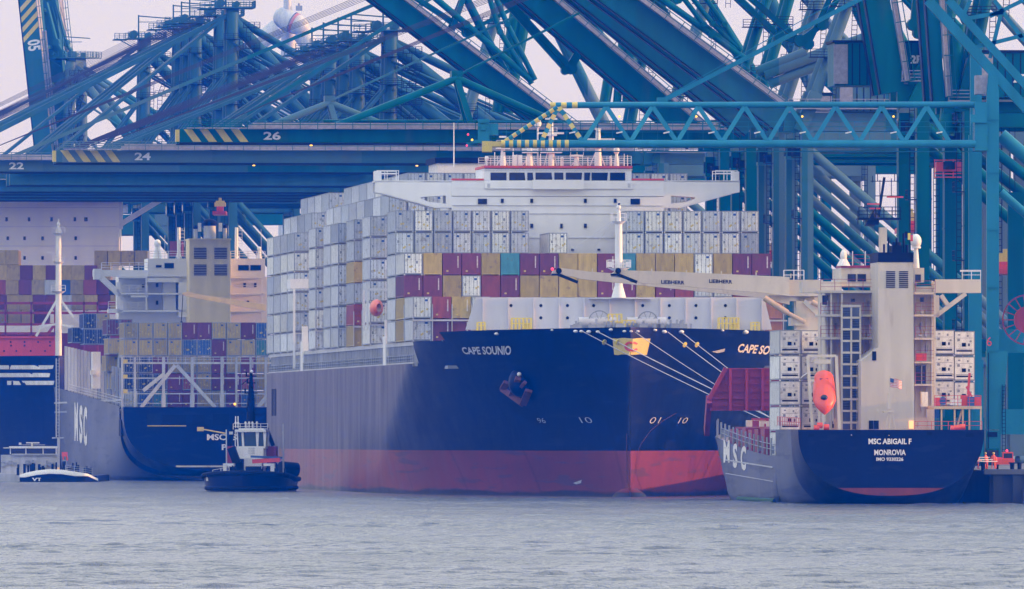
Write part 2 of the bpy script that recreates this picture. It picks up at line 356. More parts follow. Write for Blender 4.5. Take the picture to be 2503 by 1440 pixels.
QA = [(53.6,1286),(4.5,1830),(-14,1860),(-97,2480),(-330,4100)]      # the quay's water edge, near to far
def make_quay():
    zt = 3.75; b = MB(); edge = QA; far = [(900,4100),(900,1286)]
    poly = edge+far
    b.mi = 0; b.add([(x,y,zt) for x,y in poly], [tuple(range(len(poly)-1,-1,-1))])
    b.mi = 1
    for (x0,y0),(x1,y1) in zip(edge[:-1], edge[1:]): b.add([(x0,y0,-4),(x1,y1,-4),(x1,y1,zt),(x0,y0,zt)], [(0,1,2,3)])
    b.add([(53.6,1286,-4),(900,1286,-4),(900,1286,zt),(53.6,1286,zt)], [(0,1,2,3)])
    for k in range(14):                         # sheet piling and fender columns on the end face
        x = 54+k*2.2; b.box(x, x+1.0, 1285.4, 1286.2, -4, zt-.5)
    b.mi = 0; b.box(53.0, 60, 1285.2, 1288, zt-.45, zt+.12)
    b.mi = 1; b.box(57.2, 58.3, 1283.2, 1285.2, -4, 1.6)
    o = b.build('quay', [M['conc'], M['wall']]); o['kind'] = 'structure'
make_quay()
def make_haze(dens, col):
    b = MB(); b.box(-1500, 1500, -250, 4300, -9, 175)
    m = bpy.data.materials.new('blue_evening_haze'); m.use_nodes = True; t = m.node_tree; t.nodes.clear()
    o_ = t.nodes.new('ShaderNodeOutputMaterial'); v = t.nodes.new('ShaderNodeVolumePrincipled')
    v.inputs['Color'].default_value = (*col, 1); v.inputs['Density'].default_value = dens; v.inputs['Anisotropy'].default_value = .0; v.inputs['Absorption Color'].default_value = (1, 1, 1, 1)
    t.links.new(v.outputs[0], o_.inputs['Volume'])
    o = b.build('haze', m); o['kind'] = 'stuff'; o['label'] = 'thin blue evening haze over the harbour'
# ---------------------------------------------------------------- containers
CW, CH, CL, PW, PH, PU = 2.40, 2.76, 12.1, 2.53, 2.9, 12.6
def cont_mesh(kind):
    b = MB(); w2 = CW/2
    for x in (-w2, w2-.16):
        for y in (0.01, CL-.19): b.box(x, x+.16, y, y+.18, -.12, -.0)
    b.mi = 3 if kind == 'doors' else 0
    for x in (-w2, w2-.13):
        for y in (0, CL-.13): b.box(x, x+.13, y, y+.13, 0, CH)
    for z0, z1 in ((0, .16), (CH-.11, CH)):
        b.box(-w2+.13, w2-.13, .002, .12, z0, z1); b.box(-w2+.13, w2-.13, CL-.12, CL-.002, z0, z1)
        b.box(-w2+.002, -w2+.12, .13, CL-.13, z0, z1); b.box(w2-.12, w2-.002, .13, CL-.13, z0, z1)
    b.mi = 0
    b.box(-w2+.06, w2-.06, .06, CL-.06, .1, CH-.03)
    for sx in (-1, 1):
        n = 22
        for i in range(n):
            y = .3+(CL-.75)*i/(n-1); b.box(sx*(w2-.065), sx*(w2-.02), y, y+.27, .16, CH-.11)
    if kind != 'doors':
        n = 8
        for i in range(n):
            x = -w2+.19+(CW-.52)*i/(n-1); b.box(x, x+.15, .015, .065, .16, CH-.11)
    if kind == 'code':
        b.mi = 1
        for k in range(9): b.box(w2-.5, w2-.36, -.004, .02, CH-.5-k*.17, CH-.39-k*.17)
        b.mi = 2; b.box(-w2+.45, -w2+.72, -.004, .02, .35, .55)
    me_o = b.build('shipping_container', [M['cont'], M['lwhite'], M['hazy'], M['grey']]); me = me_o.data; bpy.data.objects.remove(me_o); return me
def door_mesh(k):
    b = MB(); w2 = CW/2-.135; rr = random.Random(k)
    for sx in (-1, 1):
        b.mi = 0; x0, x1 = (-w2, -.015) if sx < 0 else (.015, w2)
        b.box(x0, x1, .01, .058, .17, CH-.12)
        b.mi = 1
        for xr in ((.28, .75) if sx > 0 else (-.28, -.75)):
            b.box(xr-.022, xr+.022, -.05, .01, .1, CH-.05)
            for z in (.35, 1.15, 1.9, 2.5): b.box(xr-.07, xr+.07, -.055, .008, z, z+.09)
        for z in (.45, 1.1, 1.75, 2.35): b.box(sx*(w2-.03), sx*(w2+.11), -.03, .012, z, z+.14)
    b.mi = 2
    for _ in range(3):
        x = rr.uniform(-.95, .8); z = rr.uniform(.45, 1.2); b.box(x, x+.22, -.012, .009, z, z+.24)
    b.mi = 3; x = rr.choice((-.75, .35)); b.box(x, x+.36, -.012, .009, 2.15, 2.42)
    b.mi = 1; b.box(-.95+1.3*(k % 2), -.7+1.3*(k % 2), -.012, .009, 1.4, 1.75)
    o = b.build('door_end', [M['cont'], M['grey'], M['hazy'], M['blue']]); me = o.data; bpy.data.objects.remove(o); return me
def reefer_mesh():
    b = MB(); b.mi = 0; b.box(-1.09, 1.09, -.01, .058, .17, CH-.12)
    b.mi = 1; b.box(-.28, .18, -.05, .0, 1.0, 1.42); b.box(.45, .62, -.05, 0, 1.05, 1.35); b.box(-.9, .9, -.03, 0, .42, .60)
    b.mi = 2; b.box(-.95, .95, -.03, 0, .68, .74); b.box(-.8, -.5, -.03, 0, 1.6, 1.9); b.box(.3, .5, -.03, 0, 2.1, 2.35); b.box(-.95, .95, -.02, 0, 1.95, 1.99); b.box(-.7, -.45, -.03, 0, 2.25, 2.4); b.box(.6, .85, -.03, 0, 1.5, 1.7)
    o = b.build('refrigeration_unit', [M['cont'], M['black'], M['grey']]); me = o.data; bpy.data.objects.remove(o); return me
CM = {k: cont_mesh(k) for k in ('plain', 'doors', 'code')}
DM = [door_mesh(k) for k in range(4)]; RM = reefer_mesh()
COL = dict(W=(.62,.65,.70), w=(.74,.75,.74), G=(.47,.51,.57), Y=(.44,.34,.085), y=(.35,.29,.11), P=(.17,.040,.075), R=(.30,.065,.06), C=(.07,.30,.38),
           B=(.03,.10,.32), N=(.012,.035,.12), T=(.05,.20,.22), M=(.23,.05,.085), K=(.62,.56,.46), O=(.45,.20,.06))
CNAME = dict(W='white', w='bright white', G='pale grey', Y='ochre yellow', y='dull yellow', P='maroon', R='red', C='turquoise', B='blue', N='navy blue', T='green-blue', M='wine red', K='cream', O='orange')
crnd = random.Random(11)
def container(fr, v, u, z, col, kind, label, group):
    root_me = CM['doors' if kind in ('doors', 'reefer') else kind]
    o = bpy.data.objects.new('shipping_container', root_me); C.objects.link(o)
    o.location = fr.W(v, u, z); o.rotation_euler = (0, 0, fr.th)
    c = COL[col]; f = crnd.uniform(.9, 1.08); o.color = (c[0]*f, c[1]*f, c[2]*f, 1)
    if kind == 'doors':
        d = bpy.data.objects.new('door_end', crnd.choice(DM)); C.objects.link(d); d.parent = o; d.color = o.color
    elif kind == 'reefer':
        d = bpy.data.objects.new('refrigeration_unit', RM); C.objects.link(d); d.parent = o; d.color = o.color
    tag(o, label, 'container', group); return o

# ---------------------------------------------------------------- the big ship in the middle
cape = Frame(13.1, 1460.0, .10)
def lerp(a, b, t): return a+(b-a)*t
def cl01(x): return 0.0 if x < 0 else 1.0 if x > 1 else x
HB = 24.3
def cc(u): t = cl01(1-(u+30)/40); return -1.3*t*t
def cb(u, z):
    t = cl01(z/21.2); us = -30+6.5*(1-t)**1.6; U = u-us
    if U <= 0: return 0.0
    Lz = lerp(98, 44, t**1.25); p = lerp(1.75, 2.05, t)
    b = HB*(1-(1-min(U/Lz, 1))**p)
    if u > 215: b *= 1-.22*(1-cl01(z/7))**1.5*((u-215)/45)**2
    return b
def cape_hit(px, py, off=.06):
    prev = None
    for i in range(700):
        u = -30+i*.25; p = cape.L(px, py, u); d = abs(p.x-cc(u))-cb(u, p.z)
        if d <= 0:
            if prev is not None: u -= .25*(-d)/(prev-d+1e-9)
            p = cape.L(px, py, u); break
        prev = d
    s_ = 1 if p.x > cc(u) else -1
    return Vector((p.x+s_*off*.5, p.y-off, p.z))
def hull_side(b, fr_b, fr_c, us, zs_of, side):
    b.smooth = True
    P = []
    for u in us:
        zs = zs_of(u); P.append([Vector((fr_c(u)+side*fr_b(u, z), u, z)) for z in zs])
    if side > 0: P = [r[::-1] for r in P]
    b.grid(P); b.smooth = False
def make_cape():
    R = thing('container_ship', 'huge container ship with dark blue bow and red boot stripe, centre of the photo', 'ship', cape)
    us = list(np.concatenate([np.linspace(-30, -20, 22), np.linspace(-19, 40, 48), np.linspace(44, 256, 46)]))
    us = [float(x) for x in us]
    ZW = 5.75
    for nm_, z0, z1, n, mat in (('boot_stripe', -2.5, ZW, 12, 'boot'), ('hull', ZW, 16.95, 18, 'navy')):
        b = MB()
        for s in (-1, 1): hull_side(b, cb, cc, us, lambda u: [lerp(z0, z1, k/n) for k in range(n+1)], s)
        if nm_ == 'hull':
            # forecastle bulwark and the forward shell strake
            uf = [u for u in us if u <= 1.6]+[1.8]
            for s in (-1, 1): hull_side(b, cb, cc, uf, lambda u: [lerp(16.95, 21.2-.35*cl01((u+30)/32), k/6) for k in range(7)], s)
            um = [1.8]+[u for u in us if 1.8 < u < 16.5]+[17.0]
            for s in (-1, 1): hull_side(b, cb, cc, um, lambda u: [lerp(16.95, 19.75, k/4) for k in range(5)], s)
            b.add([(-cb(256, z), 256, z) for z in (ZW, 16.95)]+[(cb(256, z), 256, z) for z in (16.95, ZW)], [(0, 1, 2, 3)])
            for s in (-1, 1):      # step in the top edge and rubbing lines
                b.bar((s*(cb(1.8, 20)+cc(1.8)*s), 1.8, 19.75), (s*(cb(1.8, 20)+cc(1.8)*s), 4.5, 19.75), .2)
        b.build(nm_, M[mat], R)
    b = MB()                       # bulbous bow awash below the stem
    b.ball((cc(-27), -27, -1.2), 2.6, 14, 8, .9); b.build('bulbous_bow', M['boot'], R)
    b = MB(); uu = [u for u in us if u < 17.5]
    b.add([Vector((cc(u)-cb(u, 20)+.15, u, 20.0)) for u in uu if u <= 2]+[Vector((cc(u)+cb(u, 20)-.15, u, 20.0)) for u in uu[::-1] if u <= 2], [tuple(range(2*len([u for u in uu if u <= 2])))])
    b.box(-HB+.3, HB-.3, 34, 256, 16.2, 16.6); b.box(-21, 21, 4, 34, 16.2, 16.6)
    b.box(-HB+2.3, HB-2.3, 17.2, 255, 19.0, 19.84)     # hatch covers
    b.box(-20, 20, -.2, 17, 19.2, 19.7)
    b.build('deck', M['grey'], R)
    # gallery below the outboard stacks: inner wall, pillars, rails
    b = MB()
    for s in (-1, 1):
        b.mi = 0; b.box(s*20.6, s*21.0, 18, 255, 16.6, 19.0)
        b.mi = 1
        u = 18.0; k = 0
        while u < 254:
            b.box(s*23.55, s*23.95, u, u+.45, 16.6, 19.84); b.box(s*22.0, s*22.3, u+1.2, u+1.6, 16.6, 19.6)
            u += 2.52; k += 1
        b.box(s*23.2, s*24.0, 17.5, 255, 19.3, 19.8)
        b.box(s*24.0, s*24.1, 17.5, 255, 16.95, 17.15)
        b.mi = 0; b.rail([(s*24.05, 18, 16.95), (s*24.05, 255, 16.95)], 1.1, 3.2, .05)
    b.build('side_gallery', [M['grey'], M['lgrey']], R)
    b = MB()
    for j in range(0, 20):
        if j in (3, 4, 13, 14): continue
        u = 17.6+12.6*j-.42
        for k in range(20):
            x = -HB+PW*k; b.box(x+.0, x+.1, u, u+.2, 19.84, 24.6)
        b.box(-HB, HB, u, u+.18, 22.4, 22.6)
    b.pieces('lashing_bridge', M['lgrey'], R)
    for (p0, p1, y0, y1) in ((905, 922, 822, 893), (717, 737, 835, 915)):      # tall white side houses
        b = MB(); a = cape.L(p0, y0, 58 if p0 > 800 else 192); c = cape.L(p1, y1, a.y)
        b.box(-24.15, -22.9, a.y, a.y+4, c.z, a.z); b.box(-24.1, -23.3, a.y+1, a.y+2.2, a.z, a.z+2.2); b.build('side_house', M['white'], R)
    # orange lifeboat hanging beside the deckhouse
    b = MB(); c = cape.L(926, 752, 60); b.smooth = True
    b.mi = 0; b.grid([[Vector((c.x+.85*math.sin(6.283*j/12)*(1-abs(i/8-.5)**3*5), c.y+7*(i/8), c.z+1.15*math.cos(6.283*j/12)*(1-abs(i/8-.5)**3*4))) for j in range(13)] for i in range(9)])
    b.smooth = False; b.mi = 1; b.bar((c.x-1.5, c.y, c.z-3), (c.x-1.5, c.y, c.z+2.4), .3); b.bar((c.x-1.5, c.y, c.z+2.4), (c.x+1.3, c.y, c.z+2.4), .3); b.bar((c.x-1.3, c.y+8, c.z-3), (c.x-1.3, c.y+8, c.z+2.4), .3)
    b.build('lifeboat', [M['orange'], M['white']], R)
    b = MB(); c = cape.L(737, 697, 193); b.box(c.x-1.6, c.x+1.6, c.y, c.y+6, c.z-.5, c.z+.9); b.box(c.x-1.2, c.x-.9, c.y, c.y+.3, c.z-12, c.z-.5); b.build('bunker_davit', M['white'], R)
    # deckhouse -----------------------------------------------------------
    UB = 58.0; L = lambda x, y, d=0: cape.L(x, y, UB+d)
    def q(b, x0, x1, y0, y1, d0, d1):
        a = L(x0, y0); c = L(x1, y1); b.box(a.x, c.x, UB+d0, UB+d1, c.z, a.z)
    dh = MB()
    q(dh, 1104, 1623, 480, 850, 0, 16)
    q(dh, 1104, 1623, 441, 480, -.15, 16)
    q(dh, 1184, 1544, 444, 462, -.5, 0); q(dh, 1300, 1425, 440, 463, -1.3, -.5)
    dh.build('deckhouse', M['white'], R)
    for s, X in ((1, (917, 1104, 1028, 1090)), (-1, (1808, 1623, 1698, 1640))):
        b = MB()
        tip = L(X[0], 441); inn = L(X[1], 441)
        pts = [(X[0], 441), (X[0], 470), (X[0]+s*20, 474), (X[1]-s*40, 508), (X[1], 508), (X[1], 441)]
        hole = [(X[2], 482), (X[3]-s*4, 478), (X[3], 484), (X[3], 494), (X[3]-s*5, 500), (X[2]+s*22, 496), (X[2]+s*3, 487)]
        if s < 0: hole = [(x, y) for x, y in hole]
        # wing front with the opening cut: bridge outline to hole by strips
        o_ = [(X[0], 470), (X[0]+s*20, 474), (X[1]-s*40, 508), (X[1], 508)]
        P = lambda x, y, d: Vector((L(x, y).x, UB+d, L(x, y).z))
        for d0, d1 in ((0, .5), (4.0, 4.5)):
            for poly in ([(X[0], 441), (X[0], 470), (X[0]+s*20, 474), (X[2], 499), (X[2], 441)],
                         [(X[2], 441), (X[2], 482), (X[3], 478), (X[3], 441)],
                         [(X[3], 441), (X[3], 508), (X[1], 508), (X[1], 441)],
                         [(X[2], 486), (X[2], 499), (X[1]-s*40, 508), (X[3], 508), (X[3], 498), (X[2]+s*22, 494)]):
                pp = [(P(x, y, 0).x, P(x, y, 0).z) for x, y in poly]; b.prism(pp, UB+d0, UB+d1)
        b.box(tip.x, inn.x, UB, UB+4.5, tip.z-.25, tip.z-.05)
        a_, c_ = P(X[0]+s*20, 474, 0), P(X[1]-s*40, 508, 0); b.bar((a_.x, UB+2.2, a_.z), (c_.x, UB+2.2, c_.z), 4.4, .1, up=(0,0,1))
        b.pieces('bridge_wing', M['white'], R)
        b = MB()   # pipe frame and control stand at the wing tip
        for xx in (X[0]+s*5, X[0]+s*30, X[0]+s*58):
            a = P(xx, 441, .4); b.bar(a, a+Vector((0,0,1.35)), .09); b.bar(a+Vector((0,3.5,0)), a+Vector((0,3.5,1.35)), .09)
        a, c = P(X[0]+s*5, 417, .4), P(X[0]+s*58, 417, .4)
        for dz in (0, -.35): b.bar(a+Vector((0,0,dz)), c+Vector((0,0,dz)), .09); b.bar(a+Vector((0,3.5,dz)), c+Vector((0,3.5,dz)), .09)
        g = P(X[0]+s*8, 428, 1.5); b.box(g.x-.5, g.x+.5, UB+1, UB+2, g.z-.7, g.z+.5); b.pieces('wing_rail_frame', M['white'], R)
    wh = MB(); q(wh, 1184, 1544, 412, 441.5, .1, 12); wh.box(L(1184,0).x-.1, L(1544,0).x+.1, UB-.15, UB+12, L(0,412).z-.02, L(0,411).z); o = wh.build('wheelhouse', M['white'], R)
    gl = MB()
    for x0, x1, sk in ((1199,1238,0),(1245,1283,1),(1289,1303,1),(1309,1349,1),(1355,1377,0),(1383,1422,-1),(1428,1442,-1),(1446,1485,-1),(1491,1528,0)):
        P4 = [L(x0-(0), 422), L(x1-sk*1, 422), L(x1+sk*1, 441.2), L(x0, 441.2)]
        pp = [(p.x, p.z) for p in P4]; gl.prism(pp, UB-.03, UB+.15)
    gl.pieces('bridge_window', M['glass'], o)
    b = MB(); q(b, 1183, 1545, 405, 411.5, -.3, 12.4); b.build('red_roof_band', M['red'], R)
    for x0, x1 in ((1105, 1182), (1546, 1623)): b = MB(); q(b, x0, x1, 436.5, 441.3, -.25, 1.2); b.build('red_edge_band', M['red'], R)
    b = MB()
    for x0, x1, y0, y1 in ((1168,1190,486,499),(1541,1564,486,500),(1224,1231,486,496),(1296,1303,486,496),(1427,1434,486,496),(1500,1507,486,496),(1296,1303,547,557),(1369,1375,547,558),(1427,1434,547,557),(1396,1403,608,613),(1460,1467,608,613),(1236,1243,547,557)):
        q(b, x0, x1, y0, y1, -.19, .05)
    b.pieces('deckhouse_window', M['glass'], R)
    b = MB()
    for x in (1190, 1533): q(b, x, x+7, 449, 459, -.53, -.4)
    for y in (462, 502, 522, 581): q(b, 1106, 1621, y, y+.8, -.17, 0)
    b.pieces('panel_seam', M['lgrey'], R)
    # everything on the wheelhouse roof
    zr = L(0, 405).z
    b = MB(); b.rail([L(1186,405), L(1543,405)], 1.25, 1.6, .035, 4); b.rail([L(1186,405)+Vector((0,9,0)), L(1543,405)+Vector((0,9,0))], 1.25, 1.6, .035, 4); b.pieces('roof_rail', M['white'], R)
    def mast(px, ytop, w_, plats=(), arms=()):
        b = MB(); a = L(px, 405); a.y += 3; t = cape.L(px, ytop, a.y)
        b.tube((a.x, a.y, zr), (a.x, a.y, t.z), w_, w_*.6, 8)
        b.bar((a.x-w_*2.2, a.y+1, zr), (a.x, a.y+.4, zr+(t.z-zr)*.55), .14); b.bar((a.x+w_*2.2, a.y+1, zr), (a.x, a.y+.4, zr+(t.z-zr)*.55), .14)
        for y, hw in plats: z = cape.L(px, y, a.y).z; b.box(a.x-hw, a.x+hw, a.y-.7, a.y+.7, z-.12, z+.12); b.rail([(a.x-hw, a.y-.7, z+.1), (a.x+hw, a.y-.7, z+.1)], .9, .6, .03, 2)
        for y, hw in arms: z = cape.L(px, y, a.y).z; b.box(a.x-hw, a.x+hw, a.y-.1, a.y+.1, z-.1, z+.14)
        b.pieces('signal_mast', M['white'], R)
    mast(1235, 358, .42, ((362, .9),), ((335, .5),))
    mast(1300, 361, .5, ((372, .95),), ((366, 1.0),)); mast(1353, 287, .42, ((372, 1.4), (330, .7)), ((326, 1.7), (291, .8)))
    mast(1415, 378, .42, ((381, .85),)); mast(1468, 318, .5, ((360, 1.0),), ((341, 2.2), (316, .4)))
    b = MB()
    for px, y, r in ((1515, 366, .42), (1322, 300, .5), (1197, 386, .28), (1382, 386, .2), (1500, 385, .2)):
        p = L(px, y); p.y += 4; b.ball(p, r, 10, 8, 1.25); b.tube((p.x, p.y, zr), (p.x, p.y, p.z-r*.7), r*.95 if px == 1515 else .1, r*.4 if px == 1515 else .1, 8)
    b.pieces('satellite_dome', M['white'], R)
    b = MB()
    for px, y0 in ((1213, 372), (1258, 340), (1267, 378), (1278, 380), (1290, 383), (1325, 376), (1375, 384), (1441, 384), (1498, 380), (1530, 376), (1538, 379), (1113, 300)):
        p = L(px, 405); t = cape.L(px, y0, p.y+2); b.tube((p.x, p.y+2, zr), (p.x, p.y+2, t.z), .09, .05, 5)
    for px in (1262, 1272): p = L(px, 397); b.box(p.x-.35, p.x+.35, p.y+1, p.y+2, zr, p.z+1)
    b.pieces('antenna', M['white'], R)
    b = MB(); U2 = 178; a = cape.L(1070, 399, U2); c = cape.L(1186, 440, U2); b.mi = 0; b.box(a.x, c.x, U2, U2+14, c.z-8, a.z)
    b.mi = 1; b.box(a.x-.4, c.x+1, U2-.3, U2+14.3, a.z, a.z+.8); b.build('funnel_casing', [M['white'], M['black']], R)
    # forecastle ----------------------------------------------------------
    UW = -2.0; L2 = lambda x, y, u=UW: cape.L(x, y, u)
    b = MB(); b.prism([(L2(x, y).x, L2(x, y).z) for x, y in ((1138, 806), (1163, 727), (1868, 727), (1887, 806))], UW, UW+.25)
    for x in range(1180, 1870, 62): b.bar((L2(x, 806).x, UW+.25, L2(x, 806).z), (L2(x, 727).x, UW+.25, L2(x, 729).z), .12, 1.2)
    b.box(L2(1440, 0).x, L2(1590, 0).x, UW-.9, UW+.4, L2(0, 727).z-.12, L2(0, 727).z+.06)
    br = b.build('breakwater', paint('breakwater_white', (.60,.60,.66), .5, .15, .2), R)
    b = MB()
    for y, xs in ((747, (1249,1322,1387,1451,1571,1636,1701,1773)), (777, (1322,1387,1636,1701,1773))):
        for x in xs:
            p = L2(x, y); b.tube((p.x, UW-.05, p.z), (p.x, UW+.02, p.z), .20, n=12)
    b.pieces('porthole', M['dark'], br)
    b = MB(); p = L2(1511, 728); u0 = UW-.6
    def Z(y): return cape.L(1511, y, u0).z
    b.tube((p.x, u0, Z(728)), (p.x, u0, Z(700)), .95, .55, 12); b.tube((p.x, u0, Z(700)), (p.x, u0, Z(545)), .52, .45, 12)
    b.tube((p.x, u0, Z(545)), (p.x, u0, Z(515)), .3, .22, 8); b.tube((p.x, u0, Z(515)), (p.x, u0, Z(492)), .12, .08, 6); b.ball((p.x, u0, Z(507)), .3)
    for y, hw in ((655, 1.45), (541, .9)):
        b.tube((p.x, u0, Z(y)-.35), (p.x, u0, Z(y)), hw*.55, hw, 12); b.rail([(p.x-hw, u0-.8, Z(y)), (p.x+hw, u0-.8, Z(y))], 1.0, .7, .04, 2); b.rail([(p.x-hw, u0+.8, Z(y)), (p.x+hw, u0+.8, Z(y))], 1.0, .7, .04, 2)
    b.box(p.x-1.5, p.x-.9, u0-.8, u0-.2, Z(655)+.1, Z(655)+.8); b.box(p.x+.9, p.x+1.5, u0-.8, u0-.2, Z(655)+.1, Z(655)+.8)
    b.bar((p.x-.5, u0, Z(535)), L2(1400, 610, 0), .05); b.bar((p.x-.5, u0, Z(535)), L2(1453, 605, 0), .05)
    fm = b.build('foremast', M['white'], R)
    b = MB(); b.ball((p.x, u0-.4, Z(499)), .16, 8, 6); b.build('mast_lamp', M['dark'], fm)
    for x, r in ((1465, 1.35), (1583, 1.25)):                # mooring winches
        b = MB(); p = L2(x, 786, -9)
        b.mi = 0
        for k in range(14):
            a0, a1 = math.pi*k/13, math.pi*(k+1)/13
            if k < 13: b.bar((p.x+r*math.cos(a0), -9, p.z+r*math.sin(a0)), (p.x+r*math.cos(a1), -9, p.z+r*math.sin(a1)), .15)
        for k in (2, 5, 8, 11): b.bar((p.x, -9, p.z), (p.x+r*math.cos(math.pi*k/13), -9, p.z+r*math.sin(math.pi*k/13)), .07)
        b.mi = 1; b.tube((p.x-2.6, -8.6, p.z-.2), (p.x+2.4, -8.6, p.z-.2), .75, n=12); b.box(p.x-2.7, p.x+2.5, -9, -8, 20.0, p.z-.6); b.build('mooring_winch', [M['grey'], M['lgrey']], R)
    b = MB()
    for x0, x1, y0 in ((1252,1299,778),(1487,1520,768),(1522,1552,783),(1758,1806,777),(1168,1186,788),(1838,1856,788)):
        u = -10 if 1400 < x0 < 1700 else -4; a = cape.L(x0, y0, u); c = cape.L(x1, 804, u)
        n = max(1, int((x1-x0)/9))
        for i in range(n+1): x = lerp(a.x, c.x, i/n); b.bar((x, u, c.z-.6), (x, u, a.z), .13); b.bar((x, u+1.4, c.z-.6), (x, u+1.4, a.z), .1)
        for t in (1, .5): b.bar((a.x, u, lerp(c.z, a.z, t)), (c.x, u, lerp(c.z, a.z, t)), .12); b.bar((a.x, u+1.4, lerp(c.z, a.z, t)), (c.x, u+1.4, lerp(c.z, a.z, t)), .1)
        if x0 in (1252, 1758, 1487): b.box(lerp(a.x, c.x, .62), c.x-.1, u+.1, u+.3, c.z-.3, lerp(c.z, a.z, .45))
    b.pieces('yellow_deck_rail', M['yellow'], R)
    b = MB(); r_ = random.Random(4)
    for i in range(34):
        x = r_.uniform(1395, 1690); p = cape.L(x, 800, -11); h = r_.uniform(.3, 1.1); b.box(p.x-.12, p.x+.12, -11, -10.6, 20.0, p.z+h)
    for i in range(10):
        x = r_.uniform(1400, 1680); p = cape.L(x, 800, -12); b.box(p.x-.5, p.x+.5, -12, -11, 20, p.z+r_.uniform(.2, .5))
    b.pieces('deck_fitting', M['grey'], R)
    b = MB()
    for x, y, k in ((1350,807,.2),(1408,810,.35),(1422,810,.3),(1440,811,.35),(1462,811,.3),(1494,806,.3),(1527,810,.28),(1542,810,.22),(1558,810,.26),(1600,807,.3),(1622,811,.4),(1664,811,.4),(1765,808,.25),(1215,816,.35),(1820,812,.5)):
        p = cape_hit(x, y); b.ball(p, k, 8, 5, .55)
    b.pieces('mooring_chock', M['lwhite'], R)
    # painted marks on the hull
    for nm2, s, P4, mt in (('ship_name', 'CAPE SOUNIO', ((1127,849),(1250,845),(1135,866),(1250,868)), 'lwhite'),
                         ('ship_name', 'CAPE SOUNIO', ((1806,840),(1936,850),(1800,861),(1926,872)), 'lwhite')):
        def fn(x, y, P4=P4):
            a = Vector(P4[2]).lerp(Vector(P4[3]), x); c = Vector(P4[0]).lerp(Vector(P4[1]), x); p = a.lerp(c, y); return cape_hit(p.x, p.y, .12)
        lettering(nm2, s, fn, M[mt], R, .03)
    for s, x, y, wd, hg, sl in (('96', 1312, 1022, 18, 12, 6), ('10', 1415, 1020, 28, 14, 8), ('01', 1592, 1020, 24, 15, -8), ('10', 1663, 1021, 20, 14, -8)):
        lettering('draught_mark', s, lambda a, c, x=x, y=y, wd=wd, hg=hg, sl=sl: cape_hit(x+wd*a+sl*(1-c), y+hg*(1-c), .12), M['lgrey'], R, -.012)
    b = MB()   # yellow company banner hung over the bow
    def P(x, y, o=.35): return cape_hit(x, y, o)
    b.mi = 0
    b.grid([[P(lerp(lerp(1500, 1586, j/8), lerp(1504, 1577, j/8), i/6), 827+i*6.7+1.2*math.sin(j*1.9), .35) for j in range(9)] for i in range(7)])
    b.mi = 1; n = 22
    for k in range(n):
        a0, a1 = 6.283*k/n, 6.283*(k+1)/n
        if math.cos(a0) > .80 and math.cos(a1) > .80: continue
        p = lambda r, a: P(1543+r*math.cos(a), 847-r*.86*math.sin(a), .42)
        b.add([p(8, a0), p(14, a0), p(14, a1), p(8, a1)], [(0, 1, 2, 3)])
    b.build('company_banner', [M['hazy'], M['red']], R)
    # anchor in its pocket
    b = MB(); b.mi = 1; A = lambda x, y, o=.5: cape_hit(x, y, o)
    c = A(1272, 935, .15); b.ball(c, 1.5, 12, 8, 1.25)
    b.mi = 2; b.ball(A(1272, 917, .6)+Vector((0,-.9,.1)), .28, 8, 6)
    b.mi = 0; o_ = Vector((0, -1.2, 0))
    b.bar(A(1268, 925)+o_, A(1252, 965)+o_, .7, .5); b.bar(A(1230, 952)+o_, A(1280, 988)+o_, .75, .6); b.bar(A(1230, 952)+o_, A(1240, 935)+o_, .8, .4); b.bar(A(1280, 988)+o_, A(1294, 955)+o_, .9, .4); b.bar(A(1262, 960)+o_, A(1285, 935)+o_, .4, .4)
    b.build('anchor', [M['rustm'], M['navy'], M['lwhite']], R)
    b = MB()   # mooring openings low in the shell at the far end
    for u in (238, 243): b.box(-cb(u, 12)-.05, -cb(u, 12)+.2, u, u+3.2, 10.6, 14.6)
    b.pieces('shell_opening', M['black'], R)
    b = MB()   # white bulb-bow and thruster marks, scrape
    for x, y, k in ((1410, 1178, 9), (1752, 857, 14)):
        b.add([cape_hit(x-k, y+3, .1), cape_hit(x+k*1.4, y-5, .1), cape_hit(x+k*1.2, y+3, .1), cape_hit(x, y+6, .1)], [(0, 3, 2, 1)])
    b.pieces('bow_mark', M['lgrey'], R)
    b = MB()   # bilge-high stem bar and weld line curving down the flare
    b.path([cape_hit(1532+ (0.5 if y < 1100 else 1), y, .12) for y in range(1060, 1190, 10)], .05)
    b.path([cape_hit(x, y, .08) for x, y in ((1652,1010),(1620,1028),(1590,1052),(1566,1085),(1556,1110),(1553,1140),(1558,1170),(1570,1200))], .018)
    b.build('stem_bar', M['rustm'], R)
    return R
cape_root = make_cape()

